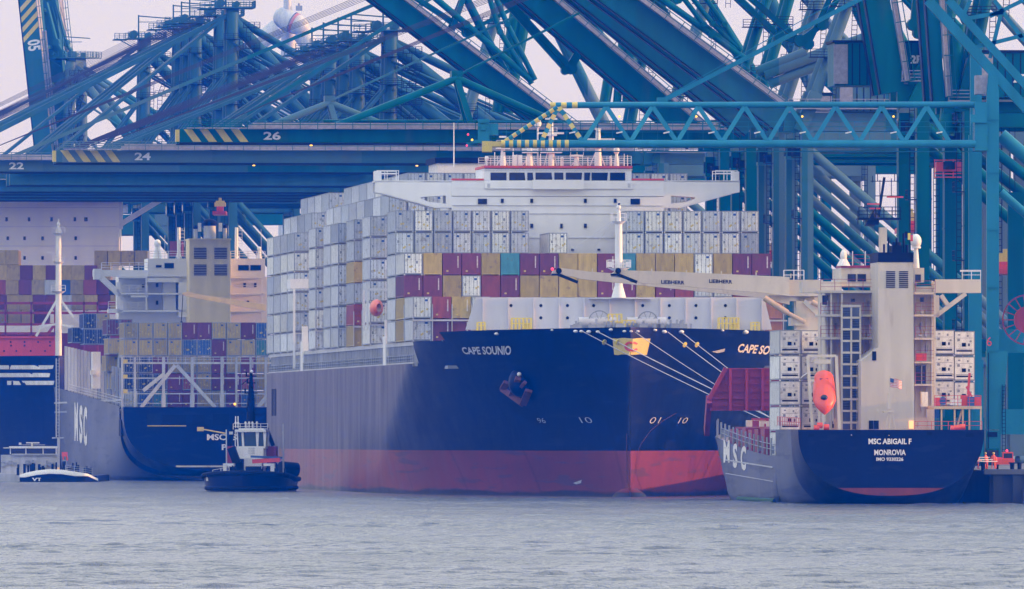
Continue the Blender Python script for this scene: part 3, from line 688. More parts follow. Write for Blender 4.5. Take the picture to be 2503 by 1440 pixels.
def cape_containers():
    B0 = 19.9; lab = {}
    def row_v(r): return -HB+PW/2+.02+r*PW
    def put(j, r, t, col, kind='plain', grp=None, lb=None):
        container(cape, row_v(r), 17.6+12.6*j, B0+PH*(t-1) if j < 18 else B0-PH+PH*t-PH*.0, col, kind, lb, grp)
    near = {2:'beside the forward deck', 5:'just behind the lifeboat', 7:'second stack behind the lifeboat', 9:'third stack behind the lifeboat', 10:'fourth stack behind the lifeboat',
            12:'fifth stack behind the lifeboat', 15:'sixth stack behind the lifeboat', 16:'seventh stack behind the lifeboat', 17:'eighth stack behind the lifeboat', 18:'last stack, at the ship\'s far left end'}
    g = 'containers stacked on the big ship'
    rr = random.Random(21)
    cust = {(7,1):'Y', (7,2):'R', (7,4):'Y', (2,1):'W', (9,3):'W'}
    for j in (2, 5, 7, 9, 10, 12, 15, 16, 17, 18):
        for t in range(1, 7):
            if j == 2 and t >= 5: continue
            col = cust.get((j, t), rr.choice('WWwWGwW'))
            kind = 'doors' if col in 'WwG' else 'code'
            put(j, 0, t, col, kind, g, f'{CNAME[col]} outboard container, {ORD[t]} tier up, {near[j]}')
    for j in (5,6,7,8,9,10,11,12,13,14,15,16,17,18):
        if j in (13, 14): continue
        col = rr.choice('WWwG'); put(j, 1, 7, col, 'doors', g, f'{CNAME[col]} seventh-tier container in the row next inboard, bay {ORD[j-4]} behind the deckhouse')
        if j in (8,):
            for t in (6,): col = rr.choice('WG'); put(j, 1, t, col, 'doors', g, f'{CNAME[col]} container set back from the ship\'s side, {ORD[t]} tier, bay {ORD[j-4]} behind the deckhouse')
        col = rr.choice('WwWG'); put(j, 2, 8, col, 'doors', g, f'{CNAME[col]} container topping the stepped stack, bay {ORD[j-4]} behind the deckhouse')
        if j in (5, 12, 15): put(j, 2, 7, rr.choice('WG'), 'doors', g, f'container directly under the stepped stack top, bay {ORD[j-4]} behind the deckhouse')
        if j in (12, 15): col = rr.choice('WG'); put(j, 3, 8, col, 'doors', g, f'{CNAME[col]} top-tier container second from the step, bay {ORD[j-4]} behind the deckhouse')
    for k, r in enumerate(range(3, 9)): put(5, r, 8, 'wGWwGW'[k], 'doors', g, f'top-tier white container behind the left bridge wing, {ORD[k+1]} from its left end')
    for k, r in enumerate((1, 2, 3, 4, 5)):
        if r > 2: put(5, r, 7, rr.choice('WG'), 'doors', g, f'white container seen under the left bridge wing, {ORD[k+1]} from the left')
    for k, r in enumerate(range(13, 17)): put(5, r, 8, 'WGwW'[k], 'doors', g, f'top-tier white container behind the right bridge wing, {ORD[k+1]} from its left end')
    for k, r in enumerate((15, 16)): put(5, r, 7, 'WG'[k], 'doors', g, f'white container seen under the right bridge wing, {ORD[k+1]} of two')
    # bay directly in front of the bridge
    for r in list(range(0, 7))+list(range(12, 19)):
        for t in (5, 6):
            col = rr.choice('WwWwG'); side = 'left' if r < 7 else 'right'; n = r+1 if r < 7 else r-11
            put(2, r, t, col, 'doors', g, f'{CNAME[col]} container before the bridge, {side} block, {"top" if t == 6 else "lower"} row, {ORD[n]} from the left')
    put(2, 8, 5, 'w', 'doors', g, 'lone white container standing before the deckhouse front')
    for r in (9, 10, 11): put(2, r, 4, 'Y', 'plain', g, f'yellow container low before the deckhouse, {ORD[r-8]} of three')
    t4 = 'wYPMYCPPYYPCYYYwYPP'[:19]; t3 = 'PPYwRPYYYYPPYPRwwPP'[:19]
    for r in range(19):
        for t, s in ((4, t4), (3, t3)):
            col = s[r]; kind = 'doors' if col in 'wWG' else ('code' if col in 'PM' else 'plain')
            put(1, r, t, col, kind, g, f'{CNAME[col]} container in the coloured {"upper" if t == 4 else "lower"} row above the breakwater, {ORD[r+1]} from the left')
    for t, col in ((1, 'Y'), (2, 'Y')): put(1, 0, t, col, 'plain', g, f'yellow container low at the side, {ORD[t]} tier, just aft of the forward corner')
    for r, cs in ((0, 'Ww'), (1, 'PR'), (2, 'PY'), (3, 'YW')):
        for t in (1, 2): put(0, r, t, cs[t-1], 'doors' if cs[t-1] in 'wW' else 'code', g, f'{CNAME[cs[t-1]]} container in the low stack left of the breakwater, {ORD[r+1]} across, {"upper" if t == 2 else "lower"}')
    for r in (16, 17, 18):
        for t in (1, 2): put(0, r, t, 'YyO'[r-16], 'plain', g, f'{CNAME["YyO"[r-16]]} container right of the breakwater behind the crane jib, {"upper" if t == 2 else "lower"} of two, column {ORD[r-15]}')
cape_containers()
# ---------------------------------------------------------------- ship-to-shore cranes
def rail_x(Y): return 56.5-.09*(Y-1300)
def striped(b, P, n, t0, t1, z0, z1, y, mi):
    """slanting hazard bars on a girder face; P(t,n,y) maps boom coordinates"""
    for k in range(n):
        a = lerp(t0, t1, (k+.0)/n); w_ = (t1-t0)/n*.52; s_ = (z1-z0)*.75*(1 if t1 > t0 else -1)
        b.mi = mi; b.add([P(a+s_, z0, y), P(a+w_+s_, z0, y), P(a+w_, z1, y), P(a, z1, y)], [(0, 1, 2, 3)])
def sts(label, X, Y, th=.09, ang=0.0, zh=47.6, out=62.0, apex=(9.0, 84.0), style='lean', mat='teal', num=None, depth=2.2, king=True, legs=True, house=None, tower_d=7.0, tr=.75, span=30.5, low=True, back=46.0, sign=None, hatch=True, hy=(-4.2, 4.2), sz=3.0, kf=(.30, .52, .76), sw=.75, group='ship-to-shore gantry cranes along the quay'):
    R = thing('gantry_crane', label, 'gantry crane', loc=(X, Y, 0), rz=th, group=group); m = M[mat]
    G = 3.75
    if legs:
        for x in (0, span):
            for y in (-9, 9):
                b = MB()
                b.box(x-.75, x+.75, y-.95, y+.95, G+6, zh)
                b.box(x-1.5, x+1.5, y-1.6, y+1.6, G+1.2, G+6) if low else None
                for k in range(-2, 3): b.tube((x-.3, y+k*1.1, G+.7), (x+.3, y+k*1.1, G+.7), .5, n=8)
                for z in range(14, int(zh), 9): b.box(x-.8, x+.8, y-1.0, y+1.0, z, z+.18)
                b.build('leg', m, R)
        b = MB()
        for x in (0, span): b.box(x-.6, x+.6, -8.05, 8.05, 17, 18.9); b.box(x-.7, x+.7, -8.05, 8.05, zh-2.2, zh-.1)
        for y in (-9, 9): b.box(.8, span-.8, y-.6, y+.6, 17.2, 18.9); b.box(.8, span-.8, y-.5, y+.5, zh-1.8, zh-.2)
        b.pieces('portal_beam', m, R)
        for y in (-9, 9):
            b = MB(); b.tube((.4, y, zh-2.6), (span-.8, y, 19.6), .62); b.build('brace', m, R)
        b = MB(); b.ladder((span*.97, -10.3, G+6), (span*.97, -10.3, zh), .8, .09, .8)
        for z in range(12, int(zh), 8): b.box(-1.9, -.8, -10.2, -8, z, z+.1); b.rail([(-1.9, -10.2, z+.1), (-1.9, -8, z+.1)], 1.1, 1, .04, 2)
        b.ladder((-1.3, -9.4, G+6), (-1.3, -9.4, zh), .6, .08, .8); b.pieces('access_ladder', M['dark'], R)
    # girder over the quay
    b = MB()
    for y in (-3.4, 3.4): b.box(-2.4, back, y-.65, y+.65, zh+.05, zh+.05+min(depth, 2.4))
    for x in (2, 12, 22, 32, back-1): b.box(x, x+.8, -2.7, 2.7, zh+.3, zh+1.5)
    b.pieces('girder', m, R)
    b = MB()
    for s in (-1, 1): b.box(-2, back, s*4.4, s*5.5, zh+depth-.1, zh+depth+.05); b.rail([(-2, s*5.5, zh+depth), (back, s*5.5, zh+depth)], 1.2, 2.5, .05)
    b.pieces('walkway', M['tin'], R)
    # boom
    hx, hz = -2.9, zh+.1+depth/2; ca, sa = math.cos(ang), math.sin(ang)
    def P(t, n, y): return Vector((hx-ca*t+sa*n, y, hz+sa*t+ca*n))
    b = MB(); d2 = depth/2
    for y in (-3.4, 3.4):
        b.mi = 0; b.bar(P(0, 0, y), P(out, 0, y), 1.3, depth, up=(sa, 0, ca))
        b.mi = 1; b.bar(P(0, -d2-.12, y), P(out, -d2-.12, y), 1.6, .16, up=(sa, 0, ca)); b.mi = 0
        for t in range(6, int(out), 9): b.bar(P(t, 0, y), P(t+.12, 0, y), 1.34, depth+.05, up=(sa, 0, ca))
    for t in range(4, int(out), 8): b.bar(P(t, .2, -2.7), P(t, .2, 2.7), .7, .7, up=(sa, 0, ca))
    if hatch:
        bx = b; bx.mi = 2
        striped(b, P, 4, out-.6, out-9.2, -d2+.05, d2-.05, -4.08, 2)
        b.bar(P(out, 0, -3.4), P(out+.5, 0, -3.4), 1.5, depth*.9, up=(sa, 0, ca))
    boom = b.build('boom', [m, M['dark'], M['hazy']], R)
    b = MB(); b.mi = 0
    for s in (-1, 1):
        b.bar(P(1, d2+.1, s*5.0), P(out-1, d2+.1, s*5.0), 1.5, .12, up=(sa, 0, ca)); b.bar(P(1, d2+.5, s*4.3), P(out-10, d2+.5, s*4.3), .1, .75, up=(sa, 0, ca))
    b.mi = 1
    for s in (-1, 1):
        for h in (.6, 1.2): b.bar(P(1, d2+h, s*5.7), P(out-1, d2+h, s*5.7), .11)
        t = 1
        while t < out: b.bar(P(t, d2, s*5.7), P(t, d2+1.2, s*5.7), .11); t += 2.4
    b.build('boom_walkway', [M['tin'], m], R)
    if num:
        lettering('crane_number', num, lambda x, y: P(out-11.5-2.35*x, -d2*.62+y*d2*1.24, -4.1), M['lwhite'], R, .03)
    # boom top bracing with king post
    kp = None
    if king:
        t0, tk, t1, hk = out*kf[0], out*kf[1], out*kf[2], 8.0
        b = MB()
        for y in (-3.4, 3.4):
            b.tube(P(t1, d2, y), P(tk, hk, y*.35), .5, n=8); b.tube(P(t0, d2, y), P(tk, hk, y*.35), .5, n=8); b.bar(P(tk-2.0, d2, y), P(tk, hk, y*.35), .8, .8)
        b.tube(P(t0, d2+1.2, 4.3), P(t1, d2+1.2, 4.3), .38, n=8)
        b.bar(P(tk, hk+.2, -1.5), P(tk, hk+.2, 1.5), 1.7, 1.5); b.build('king_post', m, R); kp = (tk, hk)
    # tower
    ax, az = apex
    b_ = []
    for y in (-tower_d/2, tower_d/2):
        b = MB()
        if style == 'vert': b.tube((.2, y, zh+depth-.4), (ax, y*.62, az-1), tr*1.1, tr, 12)
        else: b.bar((-.4, y, zh), (lerp(0, ax, .14), y*.95, lerp(zh, az, .14)), 1.7, 1.9); b.tube((lerp(0, ax, .14), y*.95, lerp(zh, az, .14)), (ax, y*.4, az), tr, tr*.9, 12)
        b.build('tower_leg', m, R)
    b = MB(); n = 5
    for k in range(1, n):
        t = k/n; z = lerp(zh+3, az, t); x = lerp(0, ax, t); b.box(x-1.8, x+1.8, -tower_d/2-1.8, -tower_d/2+.2, z, z+.12); b.rail([(x-1.8, -tower_d/2-1.8, z), (x+1.8, -tower_d/2-1.8, z)], 1.1, 1.2, .05)
        b.ladder((x+1.2, -tower_d/2-1.2, z-(az-zh)/n), (x+1.5, -tower_d/2-1.2, z), .7, .08, .6)
    b.mi = 0; b.pieces('tower_platform', M['dark'], R)
    b = MB()
    b.box(ax-3.5, ax+4.2, -3.5, 3.5, az-.2, az+.05); b.rail([(ax-3.5, -3.5, az), (ax+4.2, -3.5, az), (ax+4.2, 3.5, az)], 1.2, 1.1, .06); b.rail([(ax-3.5, 3.5, az), (ax+4.2, 3.5, az)], 1.2, 1.1, .06)
    b.box(ax-1.2, ax+1.2, -2.2, 2.2, az-2.6, az-.2)
    for y in (-1.8, 1.8): b.tube((ax-2.2, y-.3, az+.8), (ax-2.2, y+.3, az+.8), .8, n=10); b.tube((ax+.8, y-.3, az+.6), (ax+.8, y+.3, az+.6), .6, n=10)
    b.bar((ax-1.4, -3.2, az), (ax-1.4, -3.2, az+4.6), .28); b.bar((ax-1.4, -3.2, az+4.4), (ax+5.2, -3.2, az+3.9), .22); b.bar((ax-1.4, -3.2, az+3.2), (ax+3.2, -3.2, az+3.2), .14); b.bar((ax-5.8, -2.6, az-.1), (ax-2.6, -2.6, az-1.8), .2)
    b.box(ax-6.2, ax-3.4, -2.8, 2.8, az-.4, az-.2); b.rail([(ax-6.2, -2.8, az-.2), (ax-3.4, -2.8, az-.2)], 1.1, .9, .06)
    b.build('apex_platform', m, R)
    # back stays
    for y in (-3.2, 3.2):
        b = MB(); b.tube((ax+.4, y*.5, az-1.8), (back-2, y, zh+depth), .42 if style != 'vert' else .58, n=8); b.build('back_stay', m, R)
        b = MB(); b.tube((ax+.4, y*.55, az-2.6), (span*.92, y, zh+depth), .78 if style != 'vert' else 1.0, n=12); b.build('rear_strut', m, R)
    if style == 'vert':
        for y in (-tower_d/2, tower_d/2):
            b = MB(); b.tube((.5, y, lerp(zh, az, .55)), (span*.52, y, zh+depth), .36, n=8); b.tube((.5, y, lerp(zh, az, .80)), (span*.95, y, lerp(zh, az, .32)), .24, n=8); b.tube((-.4, y, lerp(zh, az, .62)), (-out*.22, y, zh+depth), .3, n=8); b.pieces('tie_strut', m, R)
        b = MB()
        for k in range(7):
            z0, z1 = lerp(zh+2, az-4, k/7), lerp(zh+2, az-4, (k+1)/7); x0 = 3.2
            b.box(x0-.9, x0+2.2, -tower_d/2-2.2, -tower_d/2-.6, z1, z1+.14); b.ladder((x0, -tower_d/2-1.4, z0), (x0+(1.6 if k % 2 else .2), -tower_d/2-1.4, z1), .9, .1, .7); b.rail([(x0-.9, -tower_d/2-2.2, z1), (x0+2.2, -tower_d/2-2.2, z1)], 1.1, 1.0, .06)
        b.build('stair_tower', M['dark'], R)
    # fore stays
    b = MB()
    if ang < .25:
        ends = [(kp[0], kp[1]+.3)] if kp else [(out*.52, d2+.3), (out*.86, d2+.3)]
        for t, nn in ends:
            for y in (-2.6, 2.6): b.bar((ax-.6, y*.6, az-1.2), P(t, nn, y*(.5 if kp else 1)), .3 if kp else .55, sw)
        b.build('fore_stay', m, R)
        b = MB()
        for k in range(5): b.bar((ax-1.6, -2.4+k*1.2, az+.6-.35*k), P(out*.9, d2+1.6, -2.4+k*1.2), .08)
        b.build('hoist_cable', M['cable'], R)
    else:
        for sc, t in ((.0, .56), (.35, .92)):
            e_ = P(out*t, d2+(8 if (kp and t < .7) else .4), 0); a_ = Vector((ax-.4, 0, az-1.5)); mid = (e_+a_)/2; L_ = (a_-e_).length; sag = .36*L_ if ang < .9 else .16*L_
            j = mid+Vector((-.15*sag if sc else .0, 0, -sag*(.8 if sc else 1.0)))
            for y in (-2.0, 2.0): o_ = Vector((0, y, 0)); b.bar(a_+o_, j+o_, .55, .75); b.bar(j+o_, e_+o_, .55, .75); b.tube(j+o_+Vector((0,-.4,0)), j+o_+Vector((0,.4,0)), .8, n=10)
        for k in range(4): b.bar((ax-1.6, -1.8+k*1.2, az+.4), P(out*.9, d2+1.6, -1.8+k*1.2), .08)
        b.build('fore_stay', m, R)
    # machinery house
    hx0, hx1 = house or (14, 27)
    b = MB(); h0, h1 = hy; zb = zh+min(depth, 2.2)
    b.mi = 0; b.box(hx0, hx1, h0, h1, zb+.4, zb+5.6); b.mi = 1; b.box(hx0-.25, hx1+.25, h0-.2, h1+.2, zb+5.6, zb+5.9)
    for k in range(int((hx1-hx0)/.9)): b.box(hx0+.3+k*.9, hx0+.45+k*.9, h0-.06, h0, zb+.5, zb+5.5)
    b.mi = 2; b.box(hx0-.1, hx0+1.6, h0-.15, h0, zb+.6, zb+5.4)
    h_ = b.build('machinery_house', [m, M['dark'], M['tin']], R)
    if sign: lettering('house_sign', sign, lambda x, y: Vector((lerp(hx1-2.9, hx1-.7, x), h0-.15, zb+sz+1.0*y)), M['lwhite'], h_, .05)
    # trolley, cab and spreader below the girder
    tx = 4.0
    b = MB(); b.mi = 0; b.box(tx-3, tx+3, -2.6, 2.6, zh-.7, zh-.1); b.mi = 0; b.box(tx-6, tx-3.4, -2.4, -.2, zh-3.6, zh-.9); b.mi = 2; b.box(tx-6.06, tx-6, -2.2, -.4, zh-3.2, zh-1.6); b.box(tx-5.8, tx-3.6, -2.46, -2.4, zh-3.2, zh-1.8)
    b.pieces('operator_cab', [m, M['red'], M['glass']], R)
    b = MB(); b.mi = 0
    for k, t in enumerate((33, 57) if num in ('26', '24') else ()):
        if t < out: p = P(t, -d2-.4, -4.2); b.ball(p, .22, 8, 5, .45)
    if b.v: b.pieces('floodlight', [M['lampy']], R)
    return R

CR = []
def crane(Y, X=None, **k): return sts(X=rail_x(Y) if X is None else X, Y=Y, **k)
crane(1574, ang=0, num='26', out=75, kf=(.28,.49,.73), apex=(11, 84), depth=1.8, mat='teal3', label='teal gantry crane with its lowered boom numbered 26')
crane(1690, ang=0, num='24', out=86, kf=(.33,.53,.74), sw=1.15, apex=(11, 85), depth=1.8, mat='teal2', label='teal gantry crane with its lowered boom numbered 24')
crane(1850, X=-10, ang=0, num='22', out=80, zh=50.0, king=False, apex=(11, 88), depth=1.8, mat='teal2', label='teal gantry crane with its lowered boom numbered 22')
crane(1607, ang=math.radians(40), depth=3.0, apex=(12, 86), mat='teal', label='gantry crane with half raised boom, leftmost of three parallel ones above the bridge')
crane(1541, ang=math.radians(38), depth=3.0, apex=(13, 86), mat='teal2', label='gantry crane whose half raised boom is the middle of the three parallel ones')
crane(1508, ang=math.radians(36), depth=3.0, apex=(13.5, 84), mat='teal2', house=(5, 17), label='gantry crane whose half raised boom is the rightmost and palest of the three parallel ones')
crane(1745, ang=math.radians(37), depth=2.7, apex=(7, 86), mat='teal', label='gantry crane whose raised boom slants alone down behind the boom numbered 26')
crane(1388, ang=math.radians(80.5), depth=2.9, apex=(12.5, 82), mat='teal3', house=(-9, 3.2), hy=(4.8, 12), sz=3.1, sign='2ET', tower_d=9, label='gantry crane with boom raised almost upright, sign 2ET on its machinery house')
crane(1344, ang=math.radians(86), depth=1.4, out=36, apex=(9, 90), mat='teal', zh=45.4, house=(1.5, 8.4), hy=(-6, 2), sz=2.1, sign='2ET', king=False, label='gantry crane nearest behind the light blue truss crane, second 2ET sign')
# second quay section: the two receding rows of tall towers at the left
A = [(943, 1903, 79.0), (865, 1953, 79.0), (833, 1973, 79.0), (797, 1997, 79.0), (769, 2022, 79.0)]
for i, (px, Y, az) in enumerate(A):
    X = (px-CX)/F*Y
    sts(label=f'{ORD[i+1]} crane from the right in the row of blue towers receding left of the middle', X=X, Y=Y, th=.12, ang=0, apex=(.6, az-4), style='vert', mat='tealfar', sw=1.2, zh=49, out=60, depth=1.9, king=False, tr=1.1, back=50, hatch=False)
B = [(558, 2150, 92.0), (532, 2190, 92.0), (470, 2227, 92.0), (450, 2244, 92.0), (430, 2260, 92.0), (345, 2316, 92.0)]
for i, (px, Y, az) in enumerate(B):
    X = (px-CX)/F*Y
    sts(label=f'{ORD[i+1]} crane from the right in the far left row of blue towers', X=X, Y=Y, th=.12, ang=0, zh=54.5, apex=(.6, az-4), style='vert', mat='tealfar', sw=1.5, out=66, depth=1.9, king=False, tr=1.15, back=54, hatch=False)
sts(label='far left gantry crane with its broad boom numbered 05 raised nearly upright', X=(180-CX)/F*2434, Y=2434, th=-.48, ang=math.radians(83), zh=52, apex=(.6, 88), style='vert', mat='teal2', out=49, depth=5.0, king=False, tr=1.15, back=54, num='05')

# link bars folded between tower top and raised boom, and struts, on the nearer cranes
def extra(idx, name, bars, mat='teal', u0=0.0):
    R = [o for o in C.objects if o.get('category') == 'gantry crane'][idx]; fr = Frame(R.location.x, R.location.y, math.sin(R.rotation_euler.z))
    for pts, r, kind in bars:
        b = MB(); P = [fr.L(x, y, u0) for x, y in pts]
        for a, c in zip(P[:-1], P[1:]):
            if kind == 't': b.tube(a, c, r, n=10)
            else: b.bar(a, c, r, r*1.4)
        for p in P[1:-1]: b.tube(p-Vector((0, .9, 0)), p+Vector((0, .9, 0)), r*1.1, n=10)
        b.build(name, M[mat], R)
extra(3, 'folded_fore_stay', [(((1232, -10), (1396, 168), (1442, 88)), .75, 'b'), (((1222, -6), (1382, 172), (1428, 98)), .6, 'b')], u0=3)
extra(6, 'boom_strut', [(((1196, -6), (1222, 78), (1300, 205)), .42, 't'), (((1212, -6), (1240, 60), (1308, 196)), .42, 't'), (((1062, -6), (1140, 60), (1297, 196)), .5, 't')], u0=-4)
extra(6, 'tower_strut', [(((1292, -8), (1240, 275)), .95, 't'), (((1268, -8), (1216, 275)), .95, 't')], 'teal3', u0=12)
extra(3, 'tower_strut', [(((1545, 60), (1536, 252)), .9, 't'), (((1500, 120), (1478, 252)), .8, 't'), (((1522, 90), (1508, 252)), .6, 't')], 'teal3', u0=30)
extra(5, 'stay_tube', [(((2170, 74), (1868, 182)), .80, 't'), (((2172, 98), (1880, 206)), .62, 't'), (((1970, 128), (1850, 176)), .7, 't')], 'teal2', u0=24)
extra(5, 'folded_fore_stay', [(((1830, -8), (1955, 100), (2010, 60), (2050, -8)), .75, 'b'), (((1800, -8), (1905, 90), (1975, 108), (2030, -8)), .7, 'b')], 'teal', u0=8)
extra(5, 'boom_strut', [(((1668, -8), (1720, 60), (1800, 122)), .34, 't'), (((1690, -8), (1742, 58), (1806, 118)), .34, 't'), (((1722, -8), (1770, 60), (1812, 124)), .34, 't'), (((1610, -8), (1740, 85), (1828, 150)), .45, 't')], 'teal', u0=-4)
extra(7, 'folded_fore_stay', [(((2290, -8), (2268, 96), (2300, 108), (2345, -8)), .8, 'b'), (((2238, -8), (2232, 60), (2246, 80), (2272, -8)), .7, 'b')], 'teal3', u0=3)
extra(8, 'tower_strut', [(((2344, 60), (2312, 330)), 1.0, 't')], 'teal3', u0=-3)
# ---------------------------------------------------------------- the small feeder ship at the right
ab = Frame(42.2, 1275.0, .07)
AB = 10.4
def ab_k(u): return max(.95-.22*u, -2.2)
def ab_zt(u): return 8.3 if u <= 27 else 5.3+2.7*((u-27)/90)**1.4
def ab_b(u, z):
    k = ab_k(u); t = cl01((8.3-z)/(8.3-k)) if u <= 27 else cl01((ab_zt(u)-z)/(ab_zt(u)-k)); p = 2.4+.10*u
    b = AB*(1-t**p)**(1/p) if t < 1 else 0
    w_ = cl01((u-(104-26*t))/22); return b*(1-w_**2.2)
def hit(fr, bf, u0, u1, px, py, side=-1, off=.08, c=0):
    prev = None; n = 500
    for i in range(n):
        u = u0+(u1-u0)*i/n; p = fr.L(px, py, u); d = abs(p.x-c)-bf(u, p.z)
        if d <= 0: break
    return Vector((p.x+side*off, p.y-.02, p.z))
def stern_hull(name, R, bf, kf, ztf, us, mats, split=None, nz=16):
    b = MB(); b.smooth = True
    for s in (-1, 1):
        P = []
        for u in us:
            k, zt = max(kf(u), -2.2), ztf(u)
            P.append([Vector((s*bf(u, z), u, z)) for z in [k+(zt-k)*(1-math.cos(math.pi*.5*j/nz))+.0 for j in range(nz+1)]])
        if s > 0: P = [r[::-1] for r in P]
        b.mi = 0; b.grid([r for r, u in zip(P, us) if u <= 8]); b.mi = 2 if s < 0 else 0; b.grid([r for r, u in zip(P, us) if u >= 8])
    b.smooth = False
    k, zt = kf(0), ztf(0); zs = [k+(zt-k)*(1-math.cos(math.pi*.5*j/nz)) for j in range(nz+1)]
    for z0, z1 in zip(zs[:-1], zs[1:]):
        b.mi = 1 if split and (z0+z1)/2 < split else 0
        b.add([(-bf(0, z0), 0, z0), (bf(0, z0), 0, z0), (bf(0, z1), 0, z1), (-bf(0, z1), 0, z1)], [(0, 1, 2, 3)])
    return b.build(name, mats, R)
def make_feeder():
    R = thing('feeder_ship', 'small feeder ship seen from its dark stern, with cream funnel and deckhouse', 'ship', ab)
    us = [0, .5, 1.5, 3, 5, 8, 11, 15, 19, 23, 26.9]; us2 = [27.05, 32, 40, 50, 60, 70, 78, 84, 90, 96, 101, 106, 110, 114, 117.5, 120, 122.5, 124.5, 125.8]
    h = stern_hull('hull', R, ab_b, ab_k, ab_zt, us, [M['navy'], M['boot'], M['hgrey']], 1.75)
    b = MB(); b.smooth = True
    for s in (-1, 1):
        P = [[Vector((s*ab_b(u, z), u, z)) for z in [ab_k(u)+(ab_zt(u)-ab_k(u))*(1-math.cos(math.pi*.5*j/16)) for j in range(17)]] for u in [26.9]+us2]
        if s > 0: P = [r[::-1] for r in P]
        b.grid(P)
    b.build('forward_hull', M['hgrey'], R)
    b = MB(); b.box(-10.2, 10.2, .1, 27, 7.0, 7.2); b.box(-10.1, 10.1, 27, 88, 4.0, 4.3); b.box(-8.2, 8.2, 42, 103, 4.3, 8.7); b.build('deck', M['maroon'], R)
    L = ab.L
    def q(b, x0, x1, y0, y1, u, du):
        a = L(x0, y0, u); c = L(x1, y1, u); b.box(a.x, c.x, u, u+du, c.z, a.z)
    b = MB()
    for z, dz in ((3.6, .14), (2.0, .08)):
        pts = [Vector((-ab_b(u, z+.4)-.06, u, z+.4+.012*(u-27))) for u in (30, 45, 60, 75, 84, 90)]
        for a, c in zip(pts[:-1], pts[1:]): b.bar(a, c, dz)
    b.pieces('rubbing_strake', M['lgrey'], R)
    b = MB(); b.path([Vector((-ab_b(u, .25)-.05, u, .22)) for u in (30, 40, 50, 60, 68, 74)], .28); o = b.build('algae_line', paint('green_algae', (.02,.10,.04), .9, .5, .8), R)
    def fn(P4, u):
        return lambda x, y: L(lerp(P4[0], P4[1], x), lerp(P4[3], P4[2], y), u)
    for s, P4 in (('MSC ABIGAIL F', (2123, 2228, 1072, 1086)), ('MONROVIA', (2137, 2214, 1099, 1113)), ('IMO 9330226', (2142, 2208, 1118, 1127))):
        lettering('stern_lettering', s, fn(P4, -.06), M['lwhite'], R, .03)
    for s, x0, x1, y0, y1 in (('M', 1770, 1785, 1076, 1131), ('S', 1793, 1804, 1084, 1144), ('C', 1812, 1825, 1090, 1150)):
        lettering('side_lettering', s, lambda x, y: hit(ab, ab_b, 20, 125, lerp(x0, x1, x), lerp(y1, y0, y)), M['lwhite'], R, .04)
    # deckhouse
    b = MB(); q(b, 2018, 2146, 716, 1052, 16, 9); q(b, 2236, 2284, 700, 1052, 16, 9); q(b, 2146, 2236, 655, 1052, 17, 8)
    q(b, 2056, 2146, 655, 700, 15, 10); q(b, 2236, 2259, 655, 690, 15, 8)
    dh = b.build('deckhouse', M['cream'], R)
    b = MB()
    for y in (713, 771, 827): q(b, 2004, 2146, y-3, y+3, 11, 6)
    for y in (717, 771, 828): q(b, 2236, 2287, y-2.5, y+2.5, 11, 6)
    for y in (886, 941): q(b, 2236, 2284, y-2, y+2, 11, 6)
    for x in (2005, 2030, 2056): q(b, x, x+4, 715, 1050, 11.2, .3)
    q(b, 2283, 2287, 715, 1000, 11, .4)
    b.build('deck_gallery', M['cream'], dh)
    b = MB()
    for y in (710, 768, 824):
        a, c = L(2006, y, 11.2), L(2144, y, 11.2); b.rail([a, c], 1.25, 1.3, .028)
    for y in (714, 768, 825, 884, 939): a, c = L(2238, y, 11.2), L(2286, y, 11.2); b.rail([a, c], 1.25, 1.3, .028)
    a, c = L(2058, 651, 15.2), L(2142, 651, 15.2); b.rail([a, c], 1.3, 1.2, .03); q(b, 2056, 2146, 649, 655, 14.9, 6)
    b.pieces('red_rail', M['maroon'], R)
    b = MB()
    for x0, x1, y0, y1 in ((2072, 2092, 670, 688), (2096, 2117, 670, 688), (2237, 2251, 671, 689)): q(b, x0, x1, y0, y1, 14.9, .2)
    for x0, x1, y0, y1 in ((2249, 2258, 727, 738), (2238, 2262, 894, 938), (2010, 2025, 722, 745), (2029, 2038, 1030, 1046), (2080, 2090, 730, 738)): q(b, x0, x1, y0, y1, 15.9, .2)
    b.pieces('window', M['glass'], dh)
    b = MB()
    for px, y0, y1 in ((2130, 792, 1), (2126, 820, 1), (2132, 842, 1)): p = L(px, y0, 15.8); b.tube(p, p+Vector((0,.25,0)), .26, n=10)
    for x in (2240, 2248, 2257): q(b, x, x+8, 864, 882, 12, .5)
    b.pieces('red_equipment', M['red'], R)
    # stair tower in front of the house
    b = MB()
    for x in (2058, 2081, 2103): q(b, x-2, x+2, 748, 1050, 7.5, .4)
    y = 748
    while y < 1050: q(b, 2056, 2105, y-2.5, y+2.5, 7.45, .45); y += 28.5
    st = b.build('stair_tower', M['cream'], R)
    b = MB()
    for k in range(10):
        yb = 775+k*28.5; x0, x1 = (2060, 2080) if k % 2 == 0 else (2083, 2101)
        for i in range(6): q(b, x0, x1, yb-4*i-2, yb-4*i-.6, 7.9, .5)
    b.build('stair', M['dark'], st); b = MB(); q(b, 2059, 2103, 752, 1050, 9.5, .2); b.build('stair_backing', paint('shaded_blue_grey_paint', (.12,.14,.20), .6, .4, .4), st)  # backing sheet; the shade behind the open stairs is put into its colour
    b = MB()      # pipes, lockers and vents on the house
    r_ = random.Random(12)
    for x in (2022, 2036, 2048, 2112, 2124, 2252, 2264, 2276): q(b, x, x+2, 716+r_.uniform(0, 40), 1045-r_.uniform(0, 60), 15.7, .3)
